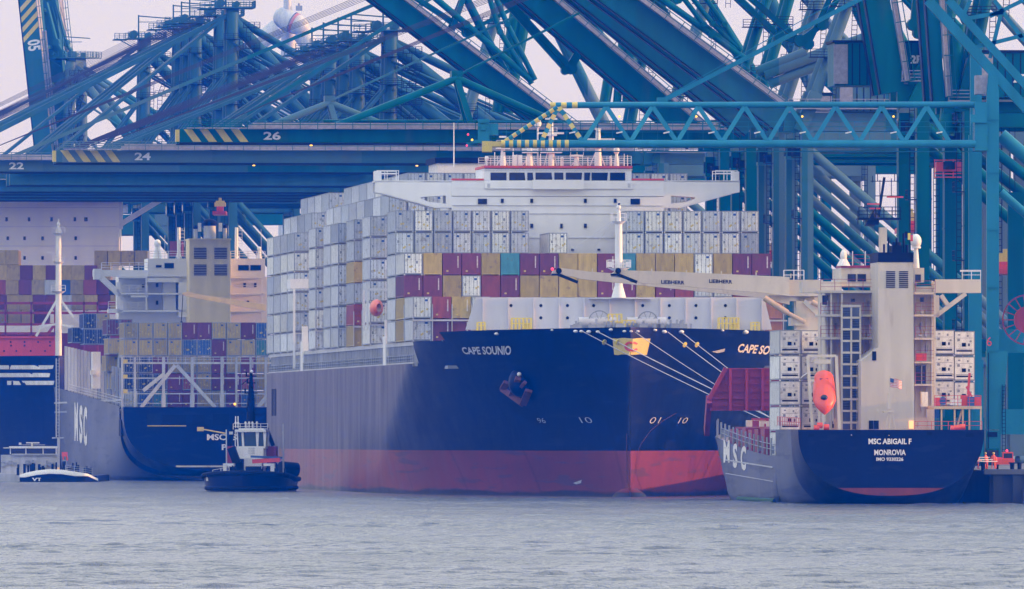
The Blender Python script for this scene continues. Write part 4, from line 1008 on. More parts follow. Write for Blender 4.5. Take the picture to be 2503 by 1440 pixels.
    for k in range(16):
        x = r_.choice((r_.uniform(2008, 2050), r_.uniform(2108, 2138), r_.uniform(2240, 2275))); y = r_.choice((768, 824, 884, 939, 1046)); q(b, x, x+r_.uniform(3, 9), y-r_.uniform(6, 18), y-2, 13, .8)
    b.pieces('pipe_and_locker', M['lgrey'], dh)
    b = MB()
    for x, y in ((2024, 735), (2040, 790), (2120, 735), (2125, 900), (2248, 790), (2262, 845), (2028, 850), (2044, 905), (2030, 960), (2112, 1000)): q(b, x, x+6, y, y+14, 15.85, .2)
    b.pieces('house_door', M['grey'], dh)
    # funnel
    b = MB(); P = [(p.x, p.z) for p in (L(x, y, 4) for x, y in ((2147, 641), (2232, 641), (2235, 1052), (2105, 1052), (2105, 882), (2147, 850)))]
    b.prism(P, 4, 13); fu = b.build('funnel', M['cream'], R)
    b = MB(); q(b, 2146.5, 2232.5, 617, 641, 3.95, 9); 
    for x, y0, w_ in ((2162, 597, 2.5), (2173, 580, 2), (2193, 592, 11), (2193, 582, 3), (2210, 570, 3), (2218, 598, 4)):
        a = L(x-w_, y0, 7); c = L(x+w_, 618, 7); b.tube(((a.x+c.x)/2, 7.5, c.z), ((a.x+c.x)/2, 7.5, a.z), (c.x-a.x)/2, n=8)
    q(b, 2181, 2205, 600, 618, 6, 3); b.build('exhaust_cap', M['black'], fu)
    b = MB()
    for x0 in (2166, 2198):
        for k in range(9): q(b, x0, x0+22, 663+k*4.7, 665.6+k*4.7, 3.93, .1)
    q(b, 2132, 2142, 859, 881, 3.9, .2); b.pieces('louvre', M['dark'], fu)
    b = MB(); q(b, 2124, 2135, 1028, 1049, 3.85, .2); q(b, 2136, 2148, 1028, 1049, 3.85, .12); b.pieces('door', M['dark'], fu)
    b = MB(); q(b, 2222, 2233, 1029, 1048, 3.8, .2); b.build('lit_doorway', lamp_mat('lit_doorway_glow', (1.0, .55, .22), .9), fu)
    # bridge wings
    b = MB(); q(b, 2284, 2398, 688, 716, 14, 3); q(b, 2286, 2398, 683, 688, 14, .3)
    for a_, c_ in (((2290, 722), (2290, 775)), ((2288, 772), (2360, 718)), ((2300, 722), (2318, 748))):
        b.bar(L(*a_, 14.3), L(*c_, 14.3), .45, 1.0)
    q(b, 1960, 2057, 688, 716, 14, 3)
    b.pieces('bridge_wing', M['cream'], R)
    b = MB(); b.rail([L(2352, 683, 14), L(2397, 683, 14)], 1.0, .9, .04, 2); q(b, 2350, 2398, 660, 664, 14, 1.4); b.build('wing_canopy', M['white'], R)
    # masts and aerials
    b = MB(); b.mi = 1; q(b, 2150, 2168, 556, 617, 16, 1); b.mi = 0
    a = L(2166, 550, 16.5)
    b.tube((a.x-1.0, 16.5, a.z+.4), (a.x-1.9, 16.5, a.z+.9), .6, 1.2, 8); b.box(a.x-3.3, a.x+1.6, 15.3, 17.7, a.z+.55, a.z+.75); b.rail([(a.x-3.2, 15.3, a.z+.7), (a.x+1.5, 15.3, a.z+.7)], 1.3, .8, .05)
    b.bar((a.x-1, 16.5, a.z), (a.x-.2, 16.5, L(0, 430, 16.5).z), .28)
    for y, x0, x1 in ((442, 2128, 2196), (478, 2138, 2202), (515, 2096, 2204), (532, 2100, 2200)): q(b, x0, x1, y, y+2, 16.4, .15)
    for x, y0, y1 in ((2132, 430, 446), (2144, 425, 444), (2186, 424, 444), (2194, 432, 446), (2110, 530, 549), (2096, 515, 549), (2188, 478, 530), (2178, 436, 480), (2150, 440, 500)): q(b, x, x+1.8, y0, y1, 16.4, .12)
    b.build('radar_mast', [M['dark'], M['cream']], R)
    b = MB()
    for y, x0, x1 in ((480, 2168, 2208), (497, 2120, 2150), (508, 2126, 2152)): q(b, x0, x1, y, y+3.5, 16.2, .2)
    b.pieces('red_radar', M['red'], R)
    b = MB(); p = L(2239, 590, 12); b.ball(p, .62, 12, 8, 1.35); b.tube(p-Vector((0,0,.7)), L(2240, 655, 12), .22, .35, 8); b.tube(L(2240, 607, 12), L(2240, 603, 12), .5, n=10)
    p = L(2062, 625, 15); b.ball(p, .4, 10, 6, 1.7); b.tube(p, L(2062, 650, 15), .15, .8, 6)
    for x in (2084, 2115): b.bar(L(x, 651, 15), L(x, 614, 15), .1)
    b.pieces('radome', M['lwhite'], R)
    b = MB(); a, c = L(2213, 570, 9), L(2232, 582, 9)
    for k, x in enumerate((2212, 2219, 2225)): b.mi = k; q(b, x, x+6.5, 566+k*4, 582+k*4, 9, .06)
    b.build('courtesy_flag', [M['black'], M['yellow'], M['red']], R)
    # lifeboat in its launching frame
    b = MB(); b.smooth = True; a = L(2013, 905, 3); c = L(2016, 1014, -.3); n = 14; ax_ = (c-a)
    prof = [(0, .15), (.04, .75), (.12, 1.05), (.3, 1.18), (.5, 1.28), (.68, 1.3), (.82, 1.0), (.93, .5), (1, .03)]
    b.grid([[a+ax_*t+Vector((r*math.cos(6.283*j/n), .9*r*math.sin(6.283*j/n), .0)) for j in range(n+1)] for t, r in prof])
    lb = b.build('lifeboat', M['orange'], R)
    b = MB()
    for x in (2004, 2018): p = L(x, 927, 1.2); q(b, x, x+7, 925, 931, 1.4, .5)
    p = L(2015, 972, -.4); b.ball(p+Vector((0, .25, 0)), .42, 10, 6, .8); b.pieces('lifeboat_window', M['glass'], lb)
    b = MB()
    for a_, c_, w_ in (((1974, 870), (2044, 870), .3), ((1974, 870), (1986, 1050), .32), ((2044, 870), (2052, 1050), .32), ((1990, 884), (2030, 884), .5), ((1978, 930), (1990, 930), .3)):
        for u in (1.0, 5.5): b.bar(L(*a_, u), L(*c_, u), w_)
    b.bar(L(1960, 925, 6), L(1978, 912, 2), .3); b.build('lifeboat_frame', M['cream'], R)
    # right-hand platform
    b = MB(); q(b, 2283, 2400, 993, 1000, 1.5, 8)
    for x in (2300, 2332, 2352, 2368, 2396): q(b, x, x+3.5, 1000, 1052, 1.6, .3)
    b.bar(L(2352, 1000, 2), L(2338, 1050, 2), .2)
    b.build('aft_platform', paint('cream_platform_paint', (.60,.45,.28), .55, .2, .3, rust=.4), R)
    b = MB(); b.rail([L(2284, 993, 1.6), L(2398, 993, 1.6)], 1.2, 1.2, .03); b.rail([L(2236, 1050, 1.0), L(2400, 1050, 1.0)], .9, 1.6, .03, 2); b.rail([L(1900, 1040, 27), L(1956, 1044, 1)], 1.0, 2, .03, 2)
    for x0, x1, y0 in ((2287, 2298, 972), (2350, 2368, 966), (2382, 2397, 970)): q(b, x0, x1, y0, 992, 3, 1)
    b.bar(L(2370, 912, 5), L(2366, 965, 5), .25); b.bar(L(2362, 945, 5), L(2378, 975, 5), .2); b.pieces('deck_gear', M['red'], R)
    b = MB(); p = L(2305, 980, 3); b.tube(p, p+Vector((0,.8,0)), .45, n=12); q(b, 2366, 2382, 970, 992, 2.5, 1); b.pieces('blue_drum', M['blue'], R)
    b = MB(); q(b, 2253, 2268, 958, 994, 8, 1.2)
    for x in (2327, 2337, 2345): p = L(x, 984, 3); b.tube(p-Vector((0,0,.3)), p+Vector((0,0,.4)), .25, n=8)
    b.pieces('white_tank', M['lwhite'], R)
    b = MB()
    for x, y in ((2340, 1046), (2352, 1044), (2330, 1048), (1996, 1046), (2004, 1040), (2020, 1044)): p = L(x, y, .8); b.tube(p-Vector((.3,0,0)), p+Vector((.3,0,0)), .33, n=10)
    b.pieces('mooring_gear', M['orange'], R)
    b = MB()
    for x0, x1, y in ((2080, 2092, 1062), (2160, 2176, 1058), (2265, 2278, 1056), (2360, 2380, 1060), (1975, 1990, 1060)): q(b, x0, x1, y, y+8, -.05, .1)
    b.pieces('mooring_hole', M['black'], R)
    # flag staff with tripod, striped flag with a star
    b = MB(); b.bar(L(2175, 1050, .8), L(2175, 918, .8), .1); b.bar(L(2164, 1050, .8), L(2174, 1000, .8), .1); b.bar(L(2190, 1050, .8), L(2178, 1000, .8), .1); q(b, 2160, 2185, 1004, 1008, .5, .8); q(b, 2171, 2178, 960, 1000, .6, .4); q(b, 2146, 2151, 1000, 1008, .6, .3)
    b.build('flag_staff', M['cream'], R)
    b = MB(); n = 11; a = L(2176, 924, .7); c = L(2204, 950, .7)
    def fp(s_, t): return Vector((lerp(a.x, c.x, s_), .7+.12*math.sin(s_*7), lerp(a.z, c.z, t)-.28*s_-.05*math.sin(s_*9)+.25*0))
    for k in range(n):
        b.mi = 0 if k % 2 == 0 else 1
        for i in range(8): b.add([fp(i/8, (k+1)/n*.8), fp((i+1)/8, (k+1)/n*.8), fp((i+1)/8, k/n*.8), fp(i/8, k/n*.8)], [(0,1,2,3)])
    b.mi = 2; b.add([fp(0, .37)-Vector((0,.02,0)), fp(.32, .37)-Vector((0,.02,0)), fp(.32, 0)-Vector((0,.02,0)), fp(0, 0)-Vector((0,.02,0))], [(0,1,2,3)])
    b.mi = 1; cst = fp(.16, .18)-Vector((0,.05,0)); b.add([cst+Vector(((.15 if i % 2 == 0 else .06)*math.sin(6.283*i/10), 0, (.15 if i % 2 == 0 else .06)*math.cos(6.283*i/10))) for i in range(10)], [tuple(range(10))])
    b.build('ensign', [M['red'], M['lwhite'], M['blue']], R)
    # red bulwark wall at the far end, coamings, rail posts
    b = MB(); P = [(p.x, p.z) for p in (L(x, y, 103) for x, y in ((1736, 1004), (1733, 976), (1774, 901), (1905, 901), (1905, 1004)))]; b.prism(P, 103, 103.4)
    for x in (1782, 1822, 1861): q(b, x, x+7, 901, 1004, 102.4, .6)
    for y in (900, 918, 936, 954, 972, 990): q(b, 1774 if y < 940 else 1742, 1905, y, y+3.5, 102.7, .3)
    b.bar(L(1733, 976, 102.6), L(1774, 900, 102.6), .5); b.bar(L(1733, 976, 102.6), L(1727, 1056, 108), .6, 1.2)
    b.build('bow_wall', M['maroon'], R)
    b = MB(); r_ = random.Random(9)
    for u in (46, 54, 62, 70, 78, 86): b.box(-9.9, -8.3, u, u+5, 4.3, 8.3+.3*r_.random()); 
    for k in range(26): u = 42+r_.random()*54; x = r_.uniform(-8, 2); b.box(x, x+r_.uniform(.8, 3), u, u+.8, 8.7, 8.9+r_.random()*.9)
    b.pieces('hatch_coaming', M['maroon'], R)
    b = MB(); r_ = random.Random(10)
    for k in range(14): u = 44+r_.random()*50; x = r_.uniform(-8, 1); b.box(x, x+r_.uniform(1, 2.5), u, u+1.5, 8.72, 9.2+r_.random()*.5)
    for k in range(7): u = 40+k*9; b.box(-8.6, -7.6, u, u+.6, 5.5, 6.9)
    b.pieces('lashing_bin', M['cream'], R)
    b = MB()
    for k in range(15):
        u = 34+k*5.4; zt = ab_zt(u); x = -ab_b(u, zt-.1)+.1; b.box(x, x+.18, u, u+.5, zt, zt+2.0)
        if k % 3 == 0: b.box(x+.2, x+1.0, u, u+1.2, zt+.2, zt+1.1)
    for h in (.7, 1.3): b.path([Vector((-ab_b(u, ab_zt(u)-.1)+.2, u, ab_zt(u)+h)) for u in (30, 45, 60, 75, 90, 100)], .05)
    b.pieces('side_rail', M['grey'], R)
    # cranes folded out to the left, cream jibs
    b = MB(); q(b, 1946, 2000, 725, 1050, 42, 2.6); q(b, 1918, 2012, 684, 724, 41.6, 3.2); q(b, 1880, 1990, 722, 736, 42, 2)
    b.bar(L(1965, 736, 41.6), L(2008, 775, 41.6), .5); q(b, 1934, 1972, 776, 796, 41.4, 3.6)
    b.build('crane_pedestal', M['cream'], R)
    b = MB(); b.rail([L(1916, 684, 41.6), L(1965, 684, 41.6)], 1.1, .9, .05, 2); b.build('crane_rail', M['white'], R)
    for k, (u, top, bot) in enumerate(((58, [(1352, 662), (1372, 655), (1440, 664), (1930, 700)], [(1930, 745), (1860, 728), (1420, 682), (1400, 676), (1348, 672)]),
                       (41, [(1497, 668), (1512, 656), (1530, 661), (1640, 664), (1930, 677)], [(1930, 724), (1868, 716), (1545, 690), (1530, 680), (1493, 676)]))):
        b = MB(); P = [(p.x, p.z) for p in (L(x, y, u) for x, y in top+bot)]; b.prism(P, u, u+1.1)
        x0 = top[0][0]
        for i in range(5): b.box(L(x0+95+i*85, 0, u).x, L(x0+95+i*85, 0, u).x+.12, u-.05, u+.2, L(0, 668+i*2+2*k, u).z, L(0, 655+i*3, u).z)
        j = b.build('crane_jib', M['cream'], R)
        b = MB(); q(b, x0-4, x0+18, 669, 674, u-.2, .4); b.bar(L(x0+10, 670, u-.1), L(x0+60, 690, u-.1), .35); b.tube(L(x0+14, 662, u-.3), L(x0+14, 662, u+1.4), .35, n=10); b.pieces('jib_sheave', M['dark'], j)
        if k == 1:
            for x0_, y0_, y1_ in ((1616, 684.5, 693.5), (1733, 682.5, 691.5)):
                lettering('jib_lettering', 'LIEBHERR', lambda x, y: L(x0_+57*x, lerp(y1_+2*x, y0_+2*x, y), u-.03), M['navy'], j, .03)
    b = MB(); p = L(1350, 658, 57.8); b.ball(p, .18, 8, 5); b.build('tip_lamp', M['lampr'], R)
    b = MB(); b.tube(L(1868, 728, 41.2), L(1925, 765, 41.2), .35, n=10); b.tube(L(1925, 765, 41.2), L(1968, 788, 41.2), .24, n=10); b.tube(L(1984, 738, 41.2), L(2012, 752, 41.2), .3, n=10); b.pieces('hydraulic_ram', paint('bronze_ram', (.55,.42,.30), .4, .2, .5), R)
    return R
make_feeder()
def put_px(fr, px, ybot, u, col, kind, label, group):
    """container whose front face centre stands at (px, ybot) in the plane u of a ship"""
    p = fr.L(px, ybot, u); return container(fr, p.x, u, p.z, col, kind, label, group)
for s, xs in (('left', (1931, 1984)), ('right', (2308, 2357))):
    for c, px in enumerate(xs):
        u = 27.5+c*(3.5 if s == 'left' else 0); base = ab.L(px, 0, u)
        for t in range(1, 6):
            if s == 'right' and t < 3: continue
            container(ab, base.x, u, 5.3+2.9*(t-1)-(.12 if s == 'right' and c else 0), 'w', 'reefer', f'white refrigerated container {s} of the cream deckhouse, {"outer" if (c == 0) == (s == "left") else "inner"} stack, {ORD[6-t]} from the top', 'refrigerated containers on the feeder ship')
for c, (px, y) in enumerate(((1898, 800), (1906, 768), (1928, 800))):
    pass
# ---------------------------------------------------------------- big ship seen from the stern, left of the middle
m2 = Frame(-45.0, 1944.0, .10); MBm = 21.0
def m2_k(u): return max(1.6-.16*u, -2.2)
def m2_zt(u): return 12.5+.022*u
def m2_b(u, z):
    k = m2_k(u); zt = m2_zt(u); t = cl01((zt-z)/(zt-k)); p = 3.0+.08*u
    b = MBm*(1-t**p)**(1/p) if t < 1 else 0
    return b*(1-.10*cl01((u-120)/90)*t)
def make_stern_ship():
    R = thing('container_ship', 'container ship seen from its dark square stern, with pale lashing frame and yellow funnel', 'ship', m2)
    us = [0, 1, 3, 6, 10, 15, 22, 30, 40, 55, 75, 100, 130, 160, 190, 215]
    stern_hull('hull', R, m2_b, m2_k, m2_zt, us, [M['navy'], M['boot'], M['hgrey']], None)
    L = m2.L
    def q(b, x0, x1, y0, y1, u, du):
        a = L(x0, y0, u); c = L(x1, y1, u); b.box(a.x, c.x, u, u+du, c.z, a.z)
    b = MB(); q(b, 430, 620, 1138, 1142, -.06, .1); b.pieces('boot_stripe', M['cream'], R)
    b = MB(); b.box(-20.8, 20.8, .2, 214, 11.9, 12.2); b.build('deck', M['grey'], R)
    lettering('stern_lettering', 'MSC', lambda x, y: L(506+46*x, 1076-15*y, -.06), M['lwhite'], R, .03)
    lettering('stern_lettering', 'S', lambda x, y: L(566+13*x, 1076-15*y, -.06), M['lwhite'], R, .03)
    lettering('stern_lettering', 'PA', lambda x, y: L(542+32*x, 1100-14*y, -.06), M['lwhite'], R, .03)
    for s, x0, x1, y0, y1 in (('M', 183, 192, 984, 1078), ('S', 195, 203, 990, 1084), ('C', 205, 214, 994, 1090)):
        lettering('side_lettering', s, lambda x, y: hit(m2, m2_b, 5, 214, lerp(x0, x1, x), lerp(y1, y0, y)), M['lwhite'], R, .05)
    b = MB(); q(b, 360, 393, 1011, 1052, -.1, .1); b.build('stern_door', M['dark'], R)
    b = MB(); q(b, 397, 455, 1014, 1040, -.04, .1); q(b, 470, 500, 1014, 1040, -.04, .1); q(b, 520, 560, 1012, 1040, -.04, .1); b.box(-MBm-.1, -MBm+.2, 4, 10, 7.6, 10.4); b.pieces('stern_opening', M['black'], R)
    b = MB(); q(b, 482, 498, 1044, 1054, -.3, .3); b.tube(L(498, 1050, -.3), L(552, 1060, -.3), .12, n=6); q(b, 360, 455, 1040, 1042, -.2, .1); b.pieces('mooring_gear', M['hazy'], R)
    # stern lashing frame
    b = MB()
    for x, w_ in ((299, 5), (330, 6), (400, 7), (470, 7), (543, 7), (578, 5), (613, 5), (650, 6), (690, 6)):
        q(b, x-w_/2, x+w_/2, 872, 998, 1.0, .6)
        if w_ > 6: q(b, x-w_*.7, x+w_*.7, 965, 998, .9, .8)
    for y, h in ((872, 2), (885, 5), (923, 3), (961, 3), (985, 2)): q(b, 297, 700, y, y+h, 1.05, .5)
    for a_, c_ in (((345, 996), (428, 893)), ((432, 893), (526, 996)), ((630, 996), (700, 910)), ((350, 955), (400, 915))): b.bar(L(*a_, 1.1), L(*c_, 1.1), .6)
    b.rail([L(297, 885, 1), L(700, 885, 1)], .9, 1.5, .05, 2); b.build('lashing_frame', M['lgrey'], R)
    b = MB()
    for y in (879, 916, 952): q(b, 300, 312, y, y+9, 1.0, .2)
    b.pieces('orange_plate', M['hazy'], R)
    b = MB(); p = L(574, 988, .8); b.ball(p, .22, 8, 5); b.build('deck_lamp', M['lampy'], R)
    # posts along the side
    b = MB()
    for k in range(17):
        u = 12+k*9.5; zt = m2_zt(u); b.box(-20.9, -20.4, u, u+.6, zt, zt+6.5+(1.5 if k > 6 else 0))
    b.box(-20.9, -20.7, 2, 210, 13.6, 13.9); b.rail([(-20.9, 2, 12.6), (-20.9, 150, 15.6)], 1.4, 5, .06)
    b.build('side_post', M['lgrey'], R)
    b = MB(); q(b, 226, 246, 860, 950, 62, 3); q(b, 222, 236, 905, 916, 61, 2); b.build('gangway_house', M['white'], R)
    # superstructure
    U = 95
    b = MB(); q(b, 362, 462, 632, 676, U, 10); q(b, 564, 648, 632, 676, U, 10); q(b, 290, 465, 676, 806, U+5, 8); q(b, 564, 660, 676, 800, U+3, 8); q(b, 360, 465, 676, 690, U, 4)
    for y in (676, 716, 758): q(b, 292, 465, y, y+4, U, 5); q(b, 564, 650, y, y+4, U, 5)
    q(b, 356, 359, 680, 760, U, .5); q(b, 399, 430, 680, 760, U+2, 3); q(b, 437, 463, 678, 775, U, 6); q(b, 640, 644, 680, 800, U, .5)
    q(b, 228, 362, 660, 676, U+1, 2); q(b, 230, 248, 657, 683, U, 3); b.bar(L(246, 678, U+1), L(294, 722, U+1), 1.0, 2); q(b, 265, 300, 755, 765, U, 3)
    q(b, 286, 294, 690, 765, U, 3); q(b, 320, 362, 722, 727, U, 2)
    dh = b.build('deckhouse', M['white'], R)
    b = MB()
    for x0, x1, y0, y1 in ((582, 608, 648, 661), (612, 638, 648, 661), (381, 395, 648, 654), (402, 425, 643, 656)): q(b, x0, x1, y0, y1, U-.1, .15)
    for x, y in ((384, 697), (384, 740), (598, 697), (624, 697), (606, 740), (350, 700)): q(b, x-3, x+3, y-5, y+5, U+4.8 if x < 500 else U+2.8, .2)
    b.pieces('window', M['glass'], dh)
    b = MB()
    for x0, x1, y in ((294, 360, 716), (294, 360, 758), (248, 362, 660), (362, 462, 632), (564, 648, 632), (265, 300, 755), (564, 640, 716), (564, 640, 758)): b.rail([L(x0, y, U), L(x1, y, U)], 1.3, 1.5, .06)
    b.pieces('rail', M['lwhite'], R)
    b = MB()
    for x, y0 in ((437, 556), (578, 556)): b.tube(L(x, 632, U+2), L(x, y0, U+2), .32, .28, 8); b.ladder(L(x+9, 604, U+2), L(x+9, y0, U+2), .7, .08); b.bar(L(x, 560, U+2), L(x+10, 560, U+2), .12)
    for x in (437,): b.bar(L(x-7, 632, U+2), L(x, 605, U+2), .12); b.bar(L(x+7, 632, U+2), L(x, 605, U+2), .12)
    p = L(385, 596, U+2); b.ball(p, .62, 10, 8, 1.3); b.tube(p, L(385, 632, U+2), .3, .9, 8)
    p = L(634, 608, U+2); b.ball(p, .4, 10, 6); b.tube(p, L(634, 632, U+2), .2, .5, 8); b.bar(L(639, 632, U), L(638, 560, U), .08); b.bar(L(403, 632, U), L(403, 575, U), .08)
    b.pieces('mast', M['white'], R)
    b = MB(); q(b, 463, 563, 586, 800, U-7, 9); q(b, 462, 565, 583, 587, U-7.2, 9.4); fu = b.build('funnel_casing', M['funnel'], R)
    b = MB()
    for x0 in (474, 524):
        for y0 in (606, 647):
            for k in range(7): q(b, x0, x0+31, y0+k*4, y0+2+k*4, U-7.15, .2)
    b.pieces('louvre', M['dark'], fu)
    b = MB(); b.mi = 0; a = L(513, 585, U-3); b.tube(a, L(513, 552, U-3), 1.1, n=12); b.tube(L(478, 585, U-3), L(478, 560, U-3), .35, n=8); b.tube(L(550, 585, U-3), L(550, 558, U-3), .35, n=8)
    b.mi = 1; b.ball(L(513, 546, U-3), 1.35, 12, 6, .62); b.ball(L(478, 556, U-3), .45, 8, 5); b.ball(L(550, 554, U-3), .45, 8, 5)
    b.mi = 2; 
    for x in (488, 539): q(b, x-4, x+4, 545, 566, U-3, .4)
    b.pieces('exhaust_stack', [M['lgrey'], M['black'], M['lwhite']], fu)
    for a_, c_, d_ in (((447, 716), (650, 757), 12), ((468, 794), (655, 812), 8)):
        b = MB(); u = 60 if a_[1] < 750 else 45
        P = [(p.x, p.z) for p in (L(x, y, u) for x, y in (a_, (a_[0]+14, a_[1]-4), (a_[0]+30, a_[1]+2), (c_[0], c_[1]-d_), (c_[0], c_[1]+3), (a_[0]+26, a_[1]+12), (a_[0], a_[1]+6)))]
        b.prism(P, u, u+1.2); j = b.build('crane_jib', M['funnel'], R)
        if a_[1] < 750: b = MB(); b.bar(L(447, 720, u), L(443, 795, u), .12); b.box(L(441, 0, u).x, L(446, 0, u).x, u-.3, u+.3, L(0, 800, u).z, L(0, 785, u).z); b.build('crane_hook', M['dark'], j)
    return R
make_stern_ship()
g2 = 'containers on the stern-view ship'
WH = ['top row, left one of the raised pair', 'top row, right one of the raised pair', 'second row left of the main block', 'second row, first of the main block', 'upper of the three nearest the mast', 'upper, right beside the navy ones', 'lowest navy one at the far left', 'middle one of the navy row', 'right one of the navy row', 'tall column beside the gangway, upper', 'tall column beside the gangway, lower', 'low down between posts and stern frame', 'just above the stern frame corner post']
def m2c(r, t, col):
    kind = 'doors' if col not in 'P' else 'code'
    container(m2, -19.4+r*2.5, 4.5, 12.55+2.9*(t-1), col, kind, f'{CNAME[col]} container behind the stern frame, {ORD[r+1]} from the left, {ORD[t]} tier up' if t < 4 else f'{CNAME[col]} container above the stern frame, {ORD[r+1]} from the left, {"top" if t == 5 else "second"} row', g2)
for t, s in ((5, 'yYYYPPYYPB'), (4, 'YYYYBBPYYT'), (3, 'NNPYyYPYPY'), (2, 'NNNPRYPPRY'), (1, 'GBTPPYyPBY')):
    for r, c in enumerate(s):
        m2c(r, t, c)
for k, (px, yb, u, col) in enumerate(((264, 819, 48, 'P'), (293, 819, 48, 'P'), (268, 866, 32, 'Y'), (300, 866, 32, 'y'), (206, 804, 110, 'N'), (238, 804, 110, 'y'), (178, 838, 118, 'N'), (208, 842, 110, 'N'), (239, 842, 110, 'N'), (262, 908, 36, 'Y'), (275, 951, 36, 'y'), (290, 955, 30, 'P'), (300, 900, 24, 'G'))):
    put_px(m2, px+14, yb, u, col, 'doors', f'{CNAME[col]} container beyond the stern-view ship\'s left posts, {WH[k]}', g2)

# ---------------------------------------------------------------- black and red ship at the left edge
m3 = Frame((143-CX)/F*2135, 2135.0, 0.0)
def m3_b(u, z):
    t = cl01(z/23); U = u-4*(1-t)**1.5
    if U <= 0: return 0.0
    Lz = lerp(90, 42, t); return 25*(1-(1-min(U/Lz, 1))**2.0)
def make_bow_ship():
    R = thing('container_ship', 'black ship with red forecastle plate and towering white deckhouse at the left edge', 'ship', m3)
    us = [float(x) for x in np.concatenate([np.linspace(0, 10, 14), np.linspace(12, 60, 18), np.linspace(66, 240, 12)])]
    b = MB()
    for s in (-1, 1): hull_side(b, m3_b, lambda u: 0, us, lambda u: [lerp(-2, 22.6, k/12) for k in range(13)], s)
    b.add([(-24.8, 40, 22.4), (24.8, 40, 22.4), (24.8, 240, 22.4), (-24.8, 240, 22.4)], [(0,1,2,3)]); b.build('hull', M['navy'], R)
    L = m3.L
    def q(b, x0, x1, y0, y1, u, du):
        a = L(x0, y0, u); c = L(x1, y1, u); b.box(a.x, c.x, u, u+du, c.z, a.z)
    def h3(px, py): 
        for i in range(400):
            u = i*.25; p = L(px, py, u)
            if abs(p.x) <= m3_b(u, p.z): break
        return Vector((p.x-.05, p.y-.15, p.z))
    for y0, y1, x0, x1 in ((893, 903, -25, 132), (912, 922, -25, 124), (931, 941, 18, 134)):
        b = MB(); b.grid([[h3(lerp(x0-6*i, x1-6*i, j/16) if 0 else lerp(x0, x1-3*i, j/16), lerp(y0, y1, i)) for j in range(17)] for i in (0, 1)]); b.build('bow_stripe', M['lwhite'], R)
    b = MB(); q(b, -70, 141, 826, 872, 19, .4); q(b, -70, 141, 822, 827, 18.6, 1.0); br = b.build('red_breakwater', M['red'], R)
    b = MB()
    for y, xs in ((836, (26, 60, 93, 122)), (845, (27, 60, 122)), (858, (10, 40, 75, 110))):
        for x in xs: p = L(x, y, 18.9); b.tube(p, p+Vector((0,.1,0)), .18, n=8)
    b.pieces('porthole', M['dark'], br)
    b = MB(); u = 16
    b.tube(L(143, 872, u), L(143, 560, u), .62, .5, 12)
    for a_ in ((88, 822), (180, 776)): b.bar(L(*a_, u), L(140 if a_[0] < 143 else 147, 732, u), .45)
    b.bar(L(95, 798, u), L(143, 792, u), .4); b.bar(L(143, 792, u), L(180, 800, u), .4)
    for y, w_ in ((570, 15), (640, 13), (712, 17)): a = L(143, y, u); hw = w_/12.8; b.tube(a-Vector((0,0,.4)), a, hw*.6, hw, 10); b.rail([a+Vector((-hw,-.8,0)), a+Vector((hw,-.8,0))], 1.1, .7, .06, 2)
    b.tube(L(143, 560, u), L(143, 535, u), .25, .1, 6); q(b, 116, 132, 617, 619, u, .2); b.ball(L(143, 548, u), .35, 8, 6); b.build('foremast', M['lwhite'], R)
    b = MB(); U = 112; q(b, -160, 291, 400, 860, U, 14); dh = b.build('deckhouse', M['white3'], R)
    b = MB()
    for x, y in ((152, 487), (182, 487), (190, 487), (210, 487), (217, 487)): q(b, x-3, x+4, y-5, y+4, U-.1, .15)
    for x in (16, 71, 126, 183, 209): q(b, x-3, x+(5 if x > 200 else 3), 531, 541, U-.1, .15)
    for x in (19, 60, 104, 185): q(b, x-3, x+3, 578, 587, U-.1, .15)
    for x in (60, 104, 185): q(b, x-3, x+3, 626, 635, U-.1, .15)
    b.pieces('window', M['glass'], dh)
    b = MB()
    for y in (507, 554, 601): q(b, -150, 290, y, y+.8, U-.03, .1)
    b.pieces('panel_seam', M['lgrey'], dh)
    b = MB(); q(b, 292, 446, 462, 473, U, 3); b.bar(L(295, 548, U+.5), L(410, 478, U+.5), 1.0, 1.5); q(b, 291, 299, 470, 560, U, 3); b.pieces('bridge_wing', M['white'], R)
    b = MB()
    for y in (738, 762, 790, 812): q(b, -60, 136, y, y+6, 40, 1)
    for x in (-40, 13, 76, 134, 205, 238): q(b, x-2, x+2, 738, 870, 40, 1)
    q(b, 136, 290, 738, 745, 40, 1); q(b, 136, 290, 762, 768, 40, 1); b.bar(L(112, 822, 39), L(140, 785, 39), .5); b.pieces('lashing_bridge', M['maroon'], R)
    b = MB(); b.box(-24, 24, 46.5, 105, 22.4, 27.2); b.build('hatch_cover', M['maroon'], R)
    return R
make_bow_ship()
g3 = 'containers on the ship at the left edge'
rows3 = ((647, 'YY', -2, 0), (684, 'YYPYPYYPY', -2, 0), (720, 'RYPyGByRPN', -2, 0), (757, 'PYYPPGyYPY', -2, 0))
for i, (yb, s, off, _) in enumerate(rows3):
    for k, c in enumerate(s):
        px = -2+k*31.6+(3 if i % 2 else 0)
        put_px(m3, px, yb, 44 if k < 8 else 46, c, 'plain', f'{CNAME[c]} container on the left edge ship, {ORD[i+1]} row down, {ORD[k+1]} from the left', g3)
for k, c in enumerate('YYYy'): put_px(m3, 246+k*33, 648, 60, c, 'plain', f'ochre container in the detached top row beside the white deckhouse, {ORD[k+1]} from left', g3)
for i, yb in enumerate((793,)):
    for k, c in enumerate('yYYP'): put_px(m3, 2+k*33, yb, 44, c, 'plain', f'{CNAME[c]} container behind the red lashing bars, {ORD[k+1]} from the left', g3)
put_px(m3, 430, 625, 75, 'R', 'plain', 'red container seen over the white house of the stern-view ship', g3)
